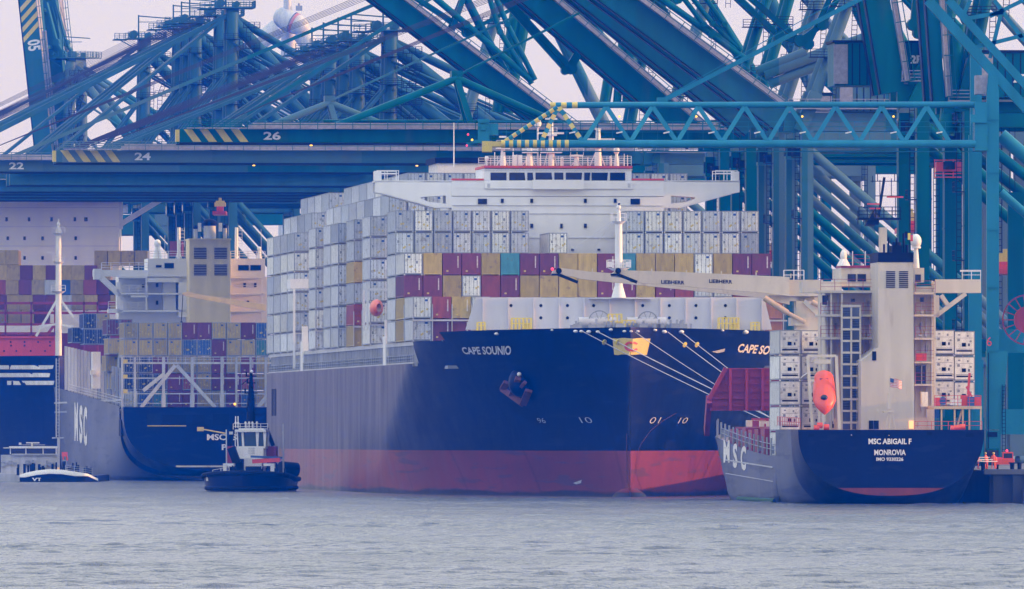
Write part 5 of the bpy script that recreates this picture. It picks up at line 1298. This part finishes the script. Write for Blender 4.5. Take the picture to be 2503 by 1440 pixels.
# ---------------------------------------------------------------- tug in front of the stern-view ship
tg = Frame((594-CX)/F*1570, 1566.0, -0.06)
def make_tug():
    R = thing('tugboat', 'dark harbour tug with white wheelhouse, red funnels and tall black mast beside the big hull', 'tug', tg)
    L = tg.L
    def q(b, x0, x1, y0, y1, u, du):
        a = L(x0, y0, u); c = L(x1, y1, u); b.box(a.x, c.x, u, u+du, c.z, a.z)
    def tb(u, z):
        t = cl01((z+1)/4.2); w_ = 1-max(0, (1-u/9))**2.4 if u < 9 else (1-.2*max(0, (u-20)/8)**2)
        return 6.35*(.86+.14*t)*max(w_, 0)**.6
    us = [0.0, .1, .4, 1, 2, 3.5, 5.5, 9, 14, 20, 25, 28]
    def top(u): return 1.9+.9*max(0, 1-u/14)
    b = MB()
    for s in (-1, 1): hull_side(b, tb, lambda u: 0, us, lambda u: [lerp(-1, top(u), k/8) for k in range(9)], s)
    b.add([(-tb(u, 2), u, 1.9) for u in us]+[(tb(u, 2), u, 1.9) for u in us[::-1]], [tuple(range(2*len(us)))])
    b.build('hull', M['navy'], R)
    b = MB(); b.smooth = True
    for s in (-1, 1):
        for i, (u0, u1) in enumerate(zip(us[:-1], us[1:])): b.tube((s*tb(u0, top(u0)), u0, top(u0)-.25), (s*tb(u1, top(u1)), u1, top(u1)-.25), .35, n=8, cap=False)
        for u0, u1 in zip(us[:-1], us[1:]): b.tube((s*tb(u0, .4), u0, .45), (s*tb(u1, .4), u1, .45), .28, n=8, cap=False)
    b.build('rubber_fender', M['rubber'], R)
    b = MB(); q(b, 504, 518, 1161, 1176, 4.0, 1.2); b.build('white_bow_fender', M['lwhite'], R)
    b = MB(); q(b, 545, 572, 1133, 1139, 5, 2); q(b, 545, 554, 1136, 1160, 5, 2); q(b, 644, 671, 1133, 1139, 5, 2); q(b, 661, 671, 1136, 1162, 5, 2); q(b, 573, 640, 1120, 1156, 9, 8); q(b, 574, 643, 1096, 1122, 10, 7)
    b.build('deckhouse', M['white'], R)
    b = MB(); q(b, 573, 596, 1122, 1154, 8.9, .1); q(b, 600, 636, 1140, 1160, 4.5, 2); q(b, 560, 572, 1141, 1162, 7, 3); b.build('deck_opening', M['dark'], R)
    b = MB(); q(b, 578, 648, 1091, 1096.5, 10, 6); q(b, 574, 650, 1050, 1056, 9.7, 6.4); q(b, 583, 645, 1047, 1050, 10, 6)
    for x0, x1 in ((580, 583), (592, 597), (627, 631), (645, 649)): P = [(p.x, p.z) for p in (L(x0-2, 1056, 10), L(x1-2 if x0 < 600 else x1+2, 1056, 10), L(x1, 1092, 10), L(x0, 1092, 10))]; b.prism(P, 10, 10.3); b.prism(P, 15, 15.3)
    wh = b.build('wheelhouse', M['white'], R)
    b = MB(); q(b, 581, 647, 1057, 1091, 10.4, 4.4); b.build('wheelhouse_glass', paint('green_tinted_glass', (.006,.05,.07), .12, .05, .5), wh)
    b = MB(); q(b, 607, 622, 1094, 1110, 9.9, .2); q(b, 560, 569, 1055, 1062, 12, .3); b.build('door_panel', M['lgrey'], wh)
    for s, a, c, d in ((-1, (572, 1036), (561, 1094), 0), (1, (647, 1036), (668, 1090), 0)):
        b = MB(); b.bar(L(*a, 16), L(*c, 16), .5, 1.0); b.build('exhaust_pipe', M['black'], R)
    b = MB(); q(b, 552, 573, 1091, 1132, 15, 3); q(b, 651, 675, 1091, 1118, 15, 3); b.pieces('red_funnel', M['maroon'], R)
    b = MB(); b.bar(L(565, 1094, 8), L(579, 1132, 8), 1.1, 1.4); b.build('fender_stack', M['rubber'], R)
    b = MB(); b.bar(L(617, 1128, 6), L(685, 1124, 6), .55, 1.0); b.build('workboat', M['red'], R)
    b = MB(); b.bar(L(613, 1116, 6.2), L(690, 1119, 6.2), .3, .6); b.build('workboat_cover', M['blue'], R)
    b = MB(); p = L(613, 1048, 13); t = L(614, 910, 13); b.tube(p, p.lerp(t, .55), .62, .5, 8); b.tube(p.lerp(t, .55), t, .46, .18, 8)
    for f_, hw in ((.62, .9), (.80, .6), (.92, .75), (.3, .6)): m_ = p.lerp(t, f_); b.box(m_.x-hw, m_.x+hw, 12.8, 13.1, m_.z, m_.z+.16); b.box(m_.x-hw, m_.x-hw+.2, 12.7, 13.1, m_.z, m_.z+.7)
    b.bar(p.lerp(t, .92), p.lerp(t, .78)-Vector((1.3,0,0)), .1)
    m = b.build('mast', M['black'], R)
    b = MB(); b.ball(t+Vector((.1, -.3, .1)), .22, 8, 5); b.build('masthead_lamp', M['lwhite'], m)
    b = MB(); b.bar(L(693, 1165, 20), L(692, 1035, 20), .22); b.bar(L(554, 1160, 14), L(553, 1050, 14), .16); b.build('antenna_pole', M['lgrey'], R)
    b = MB(); p = L(707, 1145, 22); b.tube(p-Vector((1.2,0,0)), p+Vector((.9,1.5,-.2)), 1.0, n=14); b.build('towing_winch', M['black'], R)
    b = MB()
    for x in (600, 609, 617, 628, 576, 582): p = L(x, 1046, 11); b.tube(p, p+Vector((0,0,.9 if x > 590 else 1.6)), .08, n=5); b.ball(p+Vector((0,0,.7)), .16, 8, 5)
    b.build('searchlight', M['lwhite'], R)
    b = MB(); b.rail([L(578, 1117, 8.5), L(645, 1117, 8.5)], 1, .8, .035); b.rail([L(520, 1165, 3), L(560, 1158, 3)], .9, 1, .04, 2); b.build('rail', M['lwhite'], R)
    b = MB(); r_ = random.Random(3)
    for k in range(14): x = r_.uniform(520, 700); q(b, x, x+r_.uniform(2, 7), 1160-r_.uniform(4, 22), 1162, 3+r_.uniform(0, 3), .6)
    b.pieces('deck_gear', M['dark'], R)
    b = MB(); q(b, 574, 576, 1050, 1120, 11, .2); q(b, 648, 650, 1050, 1120, 11, .2); b.rail([L(570, 1050, 10), L(654, 1050, 10)], .8, .8, .04, 2); b.pieces('wheelhouse_rail', M['lwhite'], R)
    lettering('tug_name', 'PORT', lambda x, y: Vector((L(654+14*x, 0, 3).x, -.3+.0, L(0, 1172-4*y, 3).z)) if 0 else L(652+17*x, 1170-4*y+2*x, 2.2), M['lwhite'], R, .0) if 0 else None
make_tug()
# ---------------------------------------------------------------- river barge at the lower left
bg = Frame((140-CX)/F*1925, 1895.0, 0.0)
def make_barge():
    R = thing('river_barge', 'low grey river barge with dark rounded bow and roofed wheelhouse, lower left', 'barge', bg)
    L = bg.L
    def q(b, x0, x1, y0, y1, u, du):
        a = L(x0, y0, u); c = L(x1, y1, u); b.box(a.x, c.x, u, u+du, c.z, a.z)
    def prof(xs, u, du, name, mat):
        b = MB(); P = [(p.x, p.z) for p in (L(x, y, u) for x, y in xs)]; b.prism(P, u, u+du); return b.build(name, mat, R)
    b = MB(); b.smooth = True
    top = [(48, 1163), (62, 1158), (90, 1152), (120, 1149), (150, 1150), (185, 1155), (215, 1160), (240, 1172)]
    b.grid([[L(x, 1182, 4*((x-140)/95)**2) for x, y in top], [L(x, y+9 if 60 < x < 190 else y+4, 3.4*((x-140)/95)**2) for x, y in top]]); b.smooth = False
    b.build('hull', M['navy'], R)
    b = MB(); b.smooth = True; b.grid([[L(x, y+9 if 60 < x < 190 else y+4, 3.4*((x-140)/95)**2) for x, y in top], [L(x, y-2, 3.3*((x-140)/95)**2) for x, y in top], [L(x, y-2, 8) for x, y in top]]); b.smooth = False
    b.build('bulwark', M['white'], R)
    b = MB(); q(b, 48, 236, 1163, 1182, 4.2, 60); b.build('side_hull', M['navy'], R)
    lettering('bow_letters', 'VT', lambda x, y: L(78+24*x, 1176-8*y, -.05+4*((90-140)/95)**2*.9-.2), M['lwhite'], R, .04)
    b = MB(); q(b, -30, 50, 1158, 1180, 30, 40); b.build('stern_hull', M['lgrey'], R)
    b = MB(); q(b, 2, 140, 1112, 1160, 34, 10); q(b, 28, 140, 1109, 1113, 33.6, 10); b.build('accommodation', M['lgrey'], R)
    b = MB(); q(b, 22, 140, 1091, 1096, 33, 8); q(b, 8, 24, 1094, 1096, 33, 3)
    for x in (24, 62, 104, 136): q(b, x, x+2.5, 1096, 1110, 33.5, .3)
    wh = b.build('wheelhouse_roof', M['white'], R)
    b = MB(); q(b, 30, 136, 1096, 1110, 34, 6); b.build('wheelhouse_glass', M['glass'], wh)
    b = MB(); q(b, 64, 96, 1081, 1084, 33, .4); q(b, 76, 80, 1084, 1092, 33, .4); q(b, 46, 110, 1087, 1088, 33, .2); q(b, 46, 52, 1082, 1088, 33, .4); b.build('radar_scanner', M['lwhite'], wh)
    b = MB(); q(b, 140, 146, 1072, 1143, 20, .4); q(b, 136, 139, 876, 1072, 20, .3); q(b, 143.5, 145, 876, 1072, 20, .3); q(b, 127, 155, 1069, 1072, 20, .5)
    for k in range(24): q(b, 138, 144, 880+k*8, 881+k*8, 20.05, .15)
    b.build('lattice_mast', M['lgrey'], R)
    b = MB(); q(b, 151, 165, 1105, 1116, 18, .5); q(b, 153, 156, 1116, 1124, 18, .4); q(b, 162, 166, 1116, 1126, 18, .4); b.build('orange_frame', M['orange'], R)
    b = MB(); r_ = random.Random(5)
    for k in range(26): x = r_.uniform(40, 222); u = r_.uniform(10, 28); y = 1150-8*max(0, 1-abs(x-145)/100); q(b, x, x+r_.uniform(3, 8), y-r_.uniform(2, 16), y+12, u, 1)
    b.pieces('deck_machinery', M['dark'], R)
    b = MB(); r_ = random.Random(6)
    for k in range(16): x = r_.uniform(2, 160); q(b, x, x+r_.uniform(4, 14), 1120+r_.uniform(0, 20), 1125+r_.uniform(0, 20), 33.5, .3)
    b.build('cabin_panel', M['grey'], R)
    b = MB(); b.rail([L(160, 1152, 3), L(225, 1160, 5)], 1, 1.4, .05); b.build('rail', M['grey'], R)
make_barge()
# ---------------------------------------------------------------- light blue truss crane nearest the camera on the quay
def make_truss_crane():
    Y = 1306.0; X = (2428-CX)/F*Y; fr = Frame(X, Y, .0)
    R = thing('truss_crane', 'light blue crane with horizontal lattice boom and yellow striped tip, over the bridge', 'crane', fr, group=None)
    L = fr.L; LB = M['ltblue']
    def q(b, x0, x1, y0, y1, u, du):
        a = L(x0, y0, u); c = L(x1, y1, u); b.box(a.x, c.x, u, u+du, c.z, a.z)
    def chord(b, a, c, r, u, stripes=0):
        A_, C_ = L(*a, u), L(*c, u); n = max(1, stripes*2)
        for k in range(n):
            b.mi = 1 if stripes and k % 2 == 0 else 0; b.tube(A_.lerp(C_, k/n), A_.lerp(C_, (k+1)/n), r, n=8, cap=(k in (0, n-1)))
        b.mi = 0
    for u in (0, 5.2):
        b = MB(); chord(b, (1225, 352), (1400, 352), .46, u, 9); chord(b, (1400, 352), (2385, 352), .46, u); b.build('lower_chord', [LB, M['hazy']], R)
    for u in (1.4, 3.8):
        b = MB(); chord(b, (1345, 258), (1425, 257), .36, u, 3); chord(b, (1425, 257), (2385, 256), .36, u); b.build('upper_chord', [LB, M['hazy']], R)
    tops = [1365, 1482, 1595, 1707, 1820, 1930, 2042, 2155, 2265]
    bots = [1425, 1540, 1655, 1765, 1877, 1988, 2100, 2210, 2322]
    b = MB()
    chord(b, (1235, 345), (1362, 262), .24, 0, 7); chord(b, (1235, 345), (1362, 262), .24, 5.2); b.build('tip_strut', [LB, M['hazy']], R)
    for k, (t, bo) in enumerate(zip(tops, bots)):
        b = MB()
        for u0, u1 in ((0, 1.4), (5.2, 3.8)):
            for a_, c_ in (((t, 260), (bo, 348)), ((t, 260), (bots[k-1] if k else 1322, 348))):
                st = 4 if (k == 0 and u0 == 0) else 0; A_, C_ = L(*a_, u1), L(*c_, u0)
                n = st*2 or 1
                for i in range(n): b.mi = 1 if st and i % 2 == 0 else 0; b.bar(A_.lerp(C_, i/n), A_.lerp(C_, (i+1)/n), .5)
                b.mi = 0
        b.bar(L(t, 260, 1.4), L(t, 260, 3.8), .3); b.bar(L(bo, 348, 0), L(bo, 348, 5.2), .3)
        b.build('lattice_brace', [LB, M['hazy']], R)
    b = MB(); a, c = L(1200, 330, 2.6), L(2380, 330, 2.6); b.box(a.x, c.x, 2.2, 3.4, L(0, 350, 2).z, L(0, 347, 2).z)
    for y in (322, 309, 297): q(b, 1195, 2380, y, y+1.4, 2.1, .06)
    x = 1200
    while x < 2380: q(b, x, x+1.2, 297, 348, 2.1, .06); x += 37
    q(b, 1230, 2380, 369, 371.5, 1, .5); b.build('boom_walkway', LB, R)
    b = MB(); q(b, 1178, 1203, 345, 371, .0, 5); q(b, 1203, 1225, 346, 358, .0, 5); b.build('tip_block', M['hazy'], R)
    b = MB(); q(b, 1168, 1196, 291, 345, 1, 3); q(b, 1196, 1218, 302, 330, 1.2, 2); q(b, 1150, 1196, 342, 350, .6, 4); q(b, 1172, 1192, 296, 300, .8, .3); q(b, 1176, 1188, 306, 318, .8, .3); q(b, 1140, 1168, 348, 356, 1.2, 2); b.build('tip_machinery', LB, R)
    b = MB()
    for x, y in ((1154, 342),): p = L(x, y, .3); b.ball(p, .13, 8, 5)
    b.build('yellow_lamp', M['lampy'], R)
    b = MB(); p = L(1141, 356, .3); b.ball(p, .12, 8, 5); b.ball(L(1144, 329, .3), .12, 8, 5); b.pieces('red_lamp', M['lampr'], R)
    b = MB()
    for x in (1514, 1702, 1961, 2184): b.ball(L(x, 285, .9), .13, 8, 5)
    b.pieces('boom_lamp', M['lampy'], R)
    b = MB()
    for k, (t, bo) in enumerate(zip(tops, bots)): p = L(bo-26, 324, -.2); b.bar(p-Vector((.35,0,.08)), p+Vector((.35,0,.08)), .14, .12)
    b.pieces('boom_floodlight', M['lwhite'], R)
    # legs
    b = MB(); q(b, 2412, 2442, 225, 860, 0, 1.4); P = [(p.x, p.z) for p in (L(x, y, 0) for x, y in ((2412, 225), (2442, 225), (2438, 190), (2416, 180)))]; b.prism(P, 0, 1.4)
    P = [(p.x, p.z) for p in (L(x, y, 0) for x, y in ((2411, 858), (2464, 858), (2448, 1050), (2411, 1050)))]; b.prism(P, -.2, 1.6)
    for y in (290, 420, 560, 700, 857, 953): q(b, 2411, 2443, y, y+2, -.25, .1)
    q(b, 2410, 2446, 1052, 1120, -.2, 1.8); b.build('leg', LB, R)
    b = MB(); q(b, 2372, 2400, 120, 880, 17, 1.6); q(b, 2368, 2372, 330, 1100, 17, 1.0); q(b, 2374, 2404, 880, 1130, 17, 1.6); b.build('rear_leg', LB, R)
    b = MB(); q(b, 2464, 2503, 470, 1060, 20, 1.6); b.build('side_leg', M['teal'], R)
    b = MB(); q(b, 2442, 2640, 805, 862, 3, 1.4); q(b, 2442, 2640, 1000, 1062, 16, 1.5); b.pieces('portal_beam', LB, R)
    b = MB(); q(b, 2383, 2414, 250, 368, -.3, 6); q(b, 2372, 2412, 280, 300, -.6, .3); b.build('boom_hinge_block', LB, R)
    b = MB(); q(b, 2384, 2412, 184, 230, 1, 3); b.build('hinge_drum', M['tin'], R)
    for a_, c_, w_, hh in (((2268, 0), (2510, 268), 1.1, 1.3), ((2318, 0), (2560, 268), .9, 1.1)):
        b = MB(); b.bar(L(*a_, 2), L(*c_, 2), w_, hh); b.build('top_chord', LB, R)
    b = MB()
    for a_, c_ in (((2348, 48), (2452, 30)), ((2376, 118), (2503, 86)), ((2448, 28), (2420, 142)), ((2350, 46), (2372, 0)), ((2430, 0), (2503, 100)), ((2420, 40), (2503, 0))): b.bar(L(*a_, 2), L(*c_, 2), .45)
    b.build('top_lattice', LB, R)
    b = MB(); b.bar(L(1618, 248, 2.6), L(2110, -6, 2.6), .5, .95); q(b, 1606, 1632, 238, 258, 1.8, 1.6); b.bar(L(1625, 238, 2.6), L(2060, -6, 2.6), .09); b.build('boom_stay', LB, R)
    b = MB(); b.tube(L(2446, 330, 4), L(2640, 500, 4), .8); b.tube(L(2446, 470, 14), L(2640, 640, 14), .5); b.pieces('brace', LB, R)
    b = MB(); q(b, 2415, 2417, 862, 1120, -.5, .2); 
    for x in (2449, 2457): q(b, x, x+1.5, 940, 1120, -.5, .15)
    y = 945
    while y < 1120: q(b, 2449, 2458, y, y+1.3, -.5, .15); y += 9
    b.pieces('access_ladder', M['dark'], R)
    lettering('hand_mark', '6', lambda x, y: L(2412+12*x, 846-22*y, -.35), M['red'], R, .0)
    b = MB(); q(b, 2414, 2438, 1056, 1068, -.3, .12); b.build('warning_plate', M['dark'], R)
make_truss_crane()
# cable reel, red spoked
def make_reel():
    c = at(2512, 782, 1296); r = 2.85
    o = thing('cable_reel', 'large red spoked cable reel on the light blue crane, cut off by the right edge', 'cable reel', loc=c)
    b = MB(); n = 36
    for k in range(n):
        a0, a1 = 6.283*k/n, 6.283*(k+1)/n
        for rr in (r, r*.98): b.bar((rr*math.cos(a0), 0, rr*math.sin(a0)), (rr*math.cos(a1), 0, rr*math.sin(a1)), .09)
        if k % 2 == 0: b.bar((.5*math.cos(a0), -.1, .5*math.sin(a0)), (r*math.cos(a0), 0, r*math.sin(a0)), .1)
    b.build('spoked_rim', M['maroon'], o)
    b = MB(); b.tube((0, -.15, 0), (0, .45, 0), 1.55, n=24); b.build('cable_drum', M['maroon'], o)
make_reel()
# ---------------------------------------------------------------- ropes
def rope(label, pts, r, sag, cat='mooring rope', grp='mooring ropes of the big ship', name='mooring_rope'):
    a, c = Vector(pts[0]), Vector(pts[1]); b = MB(); n = 14
    P = [a.lerp(c, i/n)-Vector((0, 0, sag*4*(i/n)*(1-i/n))) for i in range(n+1)]
    b.smooth = True; b.path(P, r, 6); o = b.build(name, M['rope']); tag(o, label, cat, grp); return o
for k, (x0, y0, x1, y1) in enumerate(((1427, 811, 1733, 954), (1462, 811, 1734, 944), (1550, 812, 1750, 930), (1630, 812, 1767, 907), (1663, 812, 1778, 899))):
    h = cape_hit(x0, y0, .2); a = cape.W(h.x, h.y, h.z); sl = (y1-y0)/(x1-x0); best = None
    for i in range(200):
        Y = 1300+i; X = 53.6-.0903*(Y-1286)+1.2; px = CX+X*F/Y; py = YH-(3.9-H)*F/Y; d = abs(y0+sl*(px-x0)-py)
        if best is None or d < best[0]: best = (d, X, Y)
    e_ = Vector((best[1], best[2], 3.9))
    rope(f'pale mooring rope from the big ship\'s bow, {ORD[k+1]} of five counted from the left', (a, e_), (.052, .06, .045, .056, .05)[k], (.5, .2, .7, .4, .15)[k])
    if k != 2:
        t = .075 if k < 2 else .09; c = a.lerp(e_, t)-Vector((0, 0, .25*4*t*(1-t))); b = MB(); d = (e_-a).normalized(); b.tube(c-d*.05, c+d*.05, .36, n=16)
        tag(b.build('rat_guard', M['yellow']), f'yellow rat guard disc on the {ORD[k+1]} bow rope from the left', 'rat guard', 'yellow rat guards on the bow ropes')
for k, (x0, y0, yl) in enumerate(((2080, 1063, 1118), (2172, 1064, 1124), (2210, 1074, 1128))):
    p = ab.L(x0, y0, -.1); a = ab.W(p.x, p.y, p.z); e_ = at(2420+k*9, yl, 1289)
    rope(f'pale stern rope from the feeder ship to the quay, {ORD[k+1]} from the left', (a, e_), .045, .7, grp='stern ropes of the feeder ship')
# ---------------------------------------------------------------- the quay's end: people, pickup, bollard, gear
def person(px, Y, label, pose=0, mat='hiviz'):
    base = Vector(((px-CX)/F*Y, Y, 3.9)); R = thing('person', label, 'person', loc=base, rz=pose*.9, group='dock workers at the end of the quay')
    lean = .12*pose
    V = [(0,0,.95),(0,0,1.2),(0,lean*.5,1.42),(0,lean,1.55),(0,lean,1.68), (-.1,0,.88),(-.13,.04,.48),(-.15,0,.08),(-.15,-.14,.04), (.1,0,.88),(.13,-.06,.48),(.16,.06,.08),(.16,-.09,.04),
         (-.2,lean*.5,1.4),(-.27,-.05,1.12),(-.22,-.25,.98),(-.2,-.33,.97), (.2,lean*.5,1.4),(.28,.0,1.1),(.27,-.1,.86),(.27,-.15,.79)]
    E = [(0,1),(1,2),(2,3),(3,4),(0,5),(5,6),(6,7),(7,8),(0,9),(9,10),(10,11),(11,12),(2,13),(13,14),(14,15),(15,16),(2,17),(17,18),(18,19),(19,20)]
    rad = [.15,.16,.14,.06,.105,.10,.07,.05,.05,.10,.07,.05,.05,.075,.055,.042,.04,.075,.055,.042,.04]
    me = bpy.data.meshes.new('body'); me.from_pydata(V, E, []); o = bpy.data.objects.new('body', me); C.objects.link(o); o.parent = R
    sk = o.modifiers.new('skin', 'SKIN'); 
    for i, sv in enumerate(me.skin_vertices[0].data if me.skin_vertices else []): sv.radius = (rad[i], rad[i])
    if not me.skin_vertices:
        me.attributes
    o.modifiers.new('sub', 'SUBSURF').levels = 1; me.materials.append(M[mat]); return R, o, rad
def finish_person(R, o, rad):
    bpy.context.view_layer.update()
    me = o.data
    if me.skin_vertices:
        for i, sv in enumerate(me.skin_vertices[0].data): sv.radius = (rad[i], rad[i])
        me.skin_vertices[0].data[0].use_root = True
    b = MB(); v = me.vertices[4].co; b.ball((v.x, v.y-.01, v.z+.02), .105, 10, 8, 1.15); b.build('face', M['skin'], R)
    b = MB(); b.ball((v.x, v.y, v.z+.09), .135, 10, 6, .8); b.build('helmet', M['hazy'], R)
    b = MB()
    for i in (16, 20):
        p = me.vertices[i].co
        for f_ in range(5): b.tube((p.x+(f_-2)*.02, p.y, p.z), (p.x+(f_-2)*.024, p.y-.06, p.z-.03), .011, n=5)
    b.build('hand', M['skin'], R)
for px, Y, lb, ps in ((2411, 1290.5, 'dock worker in orange overalls nearest the feeder ship, standing with an arm raised forward', 1), (2428, 1289, 'dock worker in orange overalls in the middle of the group by the blue leg', 0), (2434, 1291, 'dock worker in orange overalls just right of the middle one, turned away', -2), (2391, 1287.5, 'small orange-clad dock worker at the very end of the quay', 2)):
    finish_person(*person(px, Y, lb, ps))
def make_pickup():
    c = at(2456, 0, 1291); R = thing('service_vehicle', 'small orange service vehicle with beacon behind the dock workers', 'vehicle', loc=(c.x, 1291, 3.9))
    b = MB(); b.box(-1.0, 1.1, 0, 4, .5, 1.1); b.box(-.2, 1.0, 1, 3, 1.1, 1.9); b.box(-1.0, -.3, .3, 3.6, 1.1, 1.3); b.build('body', M['orange'], R)
    b = MB(); b.box(-.1, .9, .98, 1.0, 1.2, 1.75); b.box(-.22, -.2, 1.2, 2.8, 1.2, 1.75); b.build('window', M['glass'], R)
    for x in (-.8, .9):
        for y in (.7, 3.2): b = MB(); b.tube((x-.12, y, .42), (x+.12, y, .42), .42, n=12); b.build('wheel', M['rubber'], R)
    b = MB(); b.ball((.3, 1.6, 2.05), .14, 8, 5); b.build('beacon', M['lampr'], R)
make_pickup()
for k, px in enumerate((2427, 2433)):
    pass
b = MB(); c = at(2426, 0, 1295); b.box(c.x-.75, c.x+.75, 1295, 1298.5, 4.3, 6.2); b.box(c.x-.65, c.x+.65, 1294.96, 1295, 5.0, 6.0)
R = thing('van', 'teal van with lit headlamps parked behind the dock workers', 'van', loc=(0, 0, 0)); b.build('body', M['teal3'], R)
b = MB(); b.box(c.x-.68, c.x+.68, 1294.9, 1294.97, 5.25, 6.0); b.build('windscreen', M['glass'], R)
for dx in (-.55, .55): b = MB(); b.ball((c.x+dx, 1294.93, 4.75), .1, 8, 5); b.build('headlamp', M['lampw'], R)
for dx in (-.6, .6): b = MB(); b.tube((c.x+dx-.1, 1295.8, 4.2), (c.x+dx+.1, 1295.8, 4.2), .36, n=12); b.build('wheel', M['rubber'], R)
for k in range(3):
    c = at((2403, 2474, 2492)[k], 0, 1287); b = MB(); b.tube((c.x, 1287, 3.75), (c.x, 1287, 4.5), .22, .26, 10); b.tube((c.x, 1287, 4.5), (c.x, 1287, 4.65), .42, .36, 12)
    tag(b.build('bollard', M['dark']), ('dark mooring bollard on the quay corner left of the workers', 'dark mooring bollard right of the orange vehicle', 'dark mooring bollard nearest the photo\'s right edge')[k], 'bollard', 'bollards on the quay')
# spreaders hanging on ropes from the cranes
def spreader(px, y, Y, ytop, label, wd=3.2, mats=('hazy', 'red')):
    p = at(px, y, Y); R = thing('container_spreader', label, 'spreader', loc=p, group='spreaders hanging below the cranes'); t = at(px, ytop, Y).z-p.z
    b = MB(); b.box(-wd/2, wd/2, -1, 1, 0, .7); b.box(-wd*.4, wd*.4, -.5, .5, .7, 1.0); b.box(-wd*.12, wd*.12, -.6, .6, 1.0, 1.5); b.build('headblock', M[mats[0]], R)
    b = MB(); b.box(-wd/2-.2, wd/2+.2, -6, 6, -1.5, -.9); b.box(-wd*.3, wd*.3, -1, 1, -.9, 0); b.build('spreader_frame', M[mats[1]], R)
    b = MB()
    for x in (-wd*.42, -wd*.18, wd*.18, wd*.42): b.bar((x, 0, 1.2), (x, 0, t), .07)
    b.build('hoist_rope', M['dark'], R)
spreader(1894, 612, 1560, 345, 'yellow spreader headblock hanging beside the dark red container, right of the white stacks')
spreader(538, 505, 1990, 455, 'red spreader with yellow head above the funnel of the stern-view ship', 1.9)
spreader(2458, 640, 1345, 300, 'yellow and red spreader hanging beside the light blue leg', 2.6)
spreader(2224, 540, 1420, 300, 'yellow spreader headblock hanging behind the feeder ship\'s radar mast', 3.0)
b = MB()
for k in range(7):
    c = at(1832+k*13.5, 460, 1590); P = [Vector((c.x+.32*math.cos(a), c.y, c.z+2.4+2.4*math.sin(a)*1.0)) for a in [math.pi+math.pi*i/8 for i in range(9)]]; P = [P[0]+Vector((0,0,2.6))]+P+[P[-1]+Vector((0,0,2.6))]; b.path(P, .06, 5)
b.mi = 0; tag(b.build('festoon_cable', M['dark']), 'row of dark cable loops hanging below the crane girder right of the bridge', 'cable loops')
# red trolley frame under the near girder
def make_trolley():
    p = at(2330, 400, 1350); R = thing('crane_trolley', 'red trolley frame with cab under the girder left of the light blue leg', 'trolley', loc=p)
    b = MB(); b.box(-2.0, 2.2, 0, 3, -.9, .2)
    for z in (-1.2, .4, -1.6): b.bar((-2.2, -.1, z), (1.8, -.1, z), .12)
    for x in (-2.2, -1.2, 0, 1.8): b.bar((x, -.1, -1.7), (x, -.1, .5), .1)
    b.build('frame', M['red'], R)
    b = MB(); b.box(-1.2, .2, -.3, -.05, -.7, .2); b.build('cab_window', M['glass'], R)
make_trolley()
# ---------------------------------------------------------------- wind turbine far behind
def make_turbine():
    Y = 4000.0; R = thing('wind_turbine', 'pale wind turbine with a red ring, faded by haze behind the crane towers', 'wind turbine', loc=at(705, 50, Y))
    s = Y/F
    b = MB(); b.smooth = True
    prof = [(-34*s, 18*s), (-26*s, 26*s), (-8*s, 29*s), (14*s, 27*s), (30*s, 24*s)]
    def rev(prof, nm_, mat, dx=0, dz=0):
        b = MB(); b.smooth = True; n = 18; dr = Vector((.86, -.3, -.42)).normalized(); x_ = dr.cross(Vector((0,1,0))).normalized(); y_ = dr.cross(x_)
        b.grid([[dr*t+x_*(r*math.cos(6.283*j/n))+y_*(r*math.sin(6.283*j/n)) for j in range(n+1)] for t, r in prof]); return b.build(nm_, mat, R)
    rev([(-38*s, .1), (-36*s, 14*s), (-28*s, 23*s), (-10*s, 27*s), (12*s, 27*s)], 'nacelle', M['lgrey'])
    rev([(15*s, 26.6*s), (22*s, 26.2*s)], 'red_ring', paint('faded_red_paint', (.42,.16,.16), .6, .1, .1))
    rev([(14*s, 26*s), (26*s, 25*s), (40*s, 22*s), (52*s, 14*s), (56*s, .1)], 'hub', M['lgrey'])
    def blade(p0, p1, w0, w1):
        b = MB(); b.smooth = True; a, c = at(*p0, Y)-at(705, 50, Y), at(*p1, Y)-at(705, 50, Y); b.tube(a, c, w0*s, w1*s, 12); b.build('blade', M['lgrey'], R)
    blade((703, 28), (698, -420), 10, 3); blade((680, 68), (380, 300), 24, 5); blade((735, 78), (960, 420), 24, 5)
    b = MB(); b.tube((0, 8, -20*s), (0, 8, 3.75-at(705, 50, Y).z), 19*s, 34*s, 16); b.build('tower', M['lgrey'], R)
    b = MB(); b.box(18*s, 34*s, -1, 1, 24*s, 36*s); b.tube((26*s, 0, 34*s), (26*s, 0, 42*s), .4, n=6); b.build('roof_gear', M['grey'], R)
make_turbine()
# straddle carriers and stacked boxes on the quay behind the feeder ship
for k, (px, Y, hh) in enumerate(((2330, 1420, 10), (2352, 1470, 11))):
    c = at(px, 0, Y); R = thing('straddle_carrier', ('dark blue straddle carrier behind the right bridge wing of the feeder ship', 'second straddle carrier partly hidden behind the dark blue one')[k], 'straddle carrier', loc=(c.x, Y, 3.75), group='straddle carriers on the quay')
    b = MB()
    for x in (-2.2, 2.0):
        for y in (-4, 4): b.box(x, x+.3, y-.3, y+.3, 1, hh)
        b.box(x, x+.4, -5, 5, .9, 1.5)
        for y in (-4, -1.4, 1.4, 4): b.tube((x-.1, y, .75), (x+.5, y, .75), .75, n=12)
    b.box(-2.4, 2.5, -5, 5, hh, hh+.9); b.build('frame', M['blue'], R)
    b = MB(); b.box(-2.3, -1, -5.8, -4.6, hh-2.2, hh); b.build('cab', M['glass'], R)
make_haze(1.5e-4, (.0,.13,1.0))
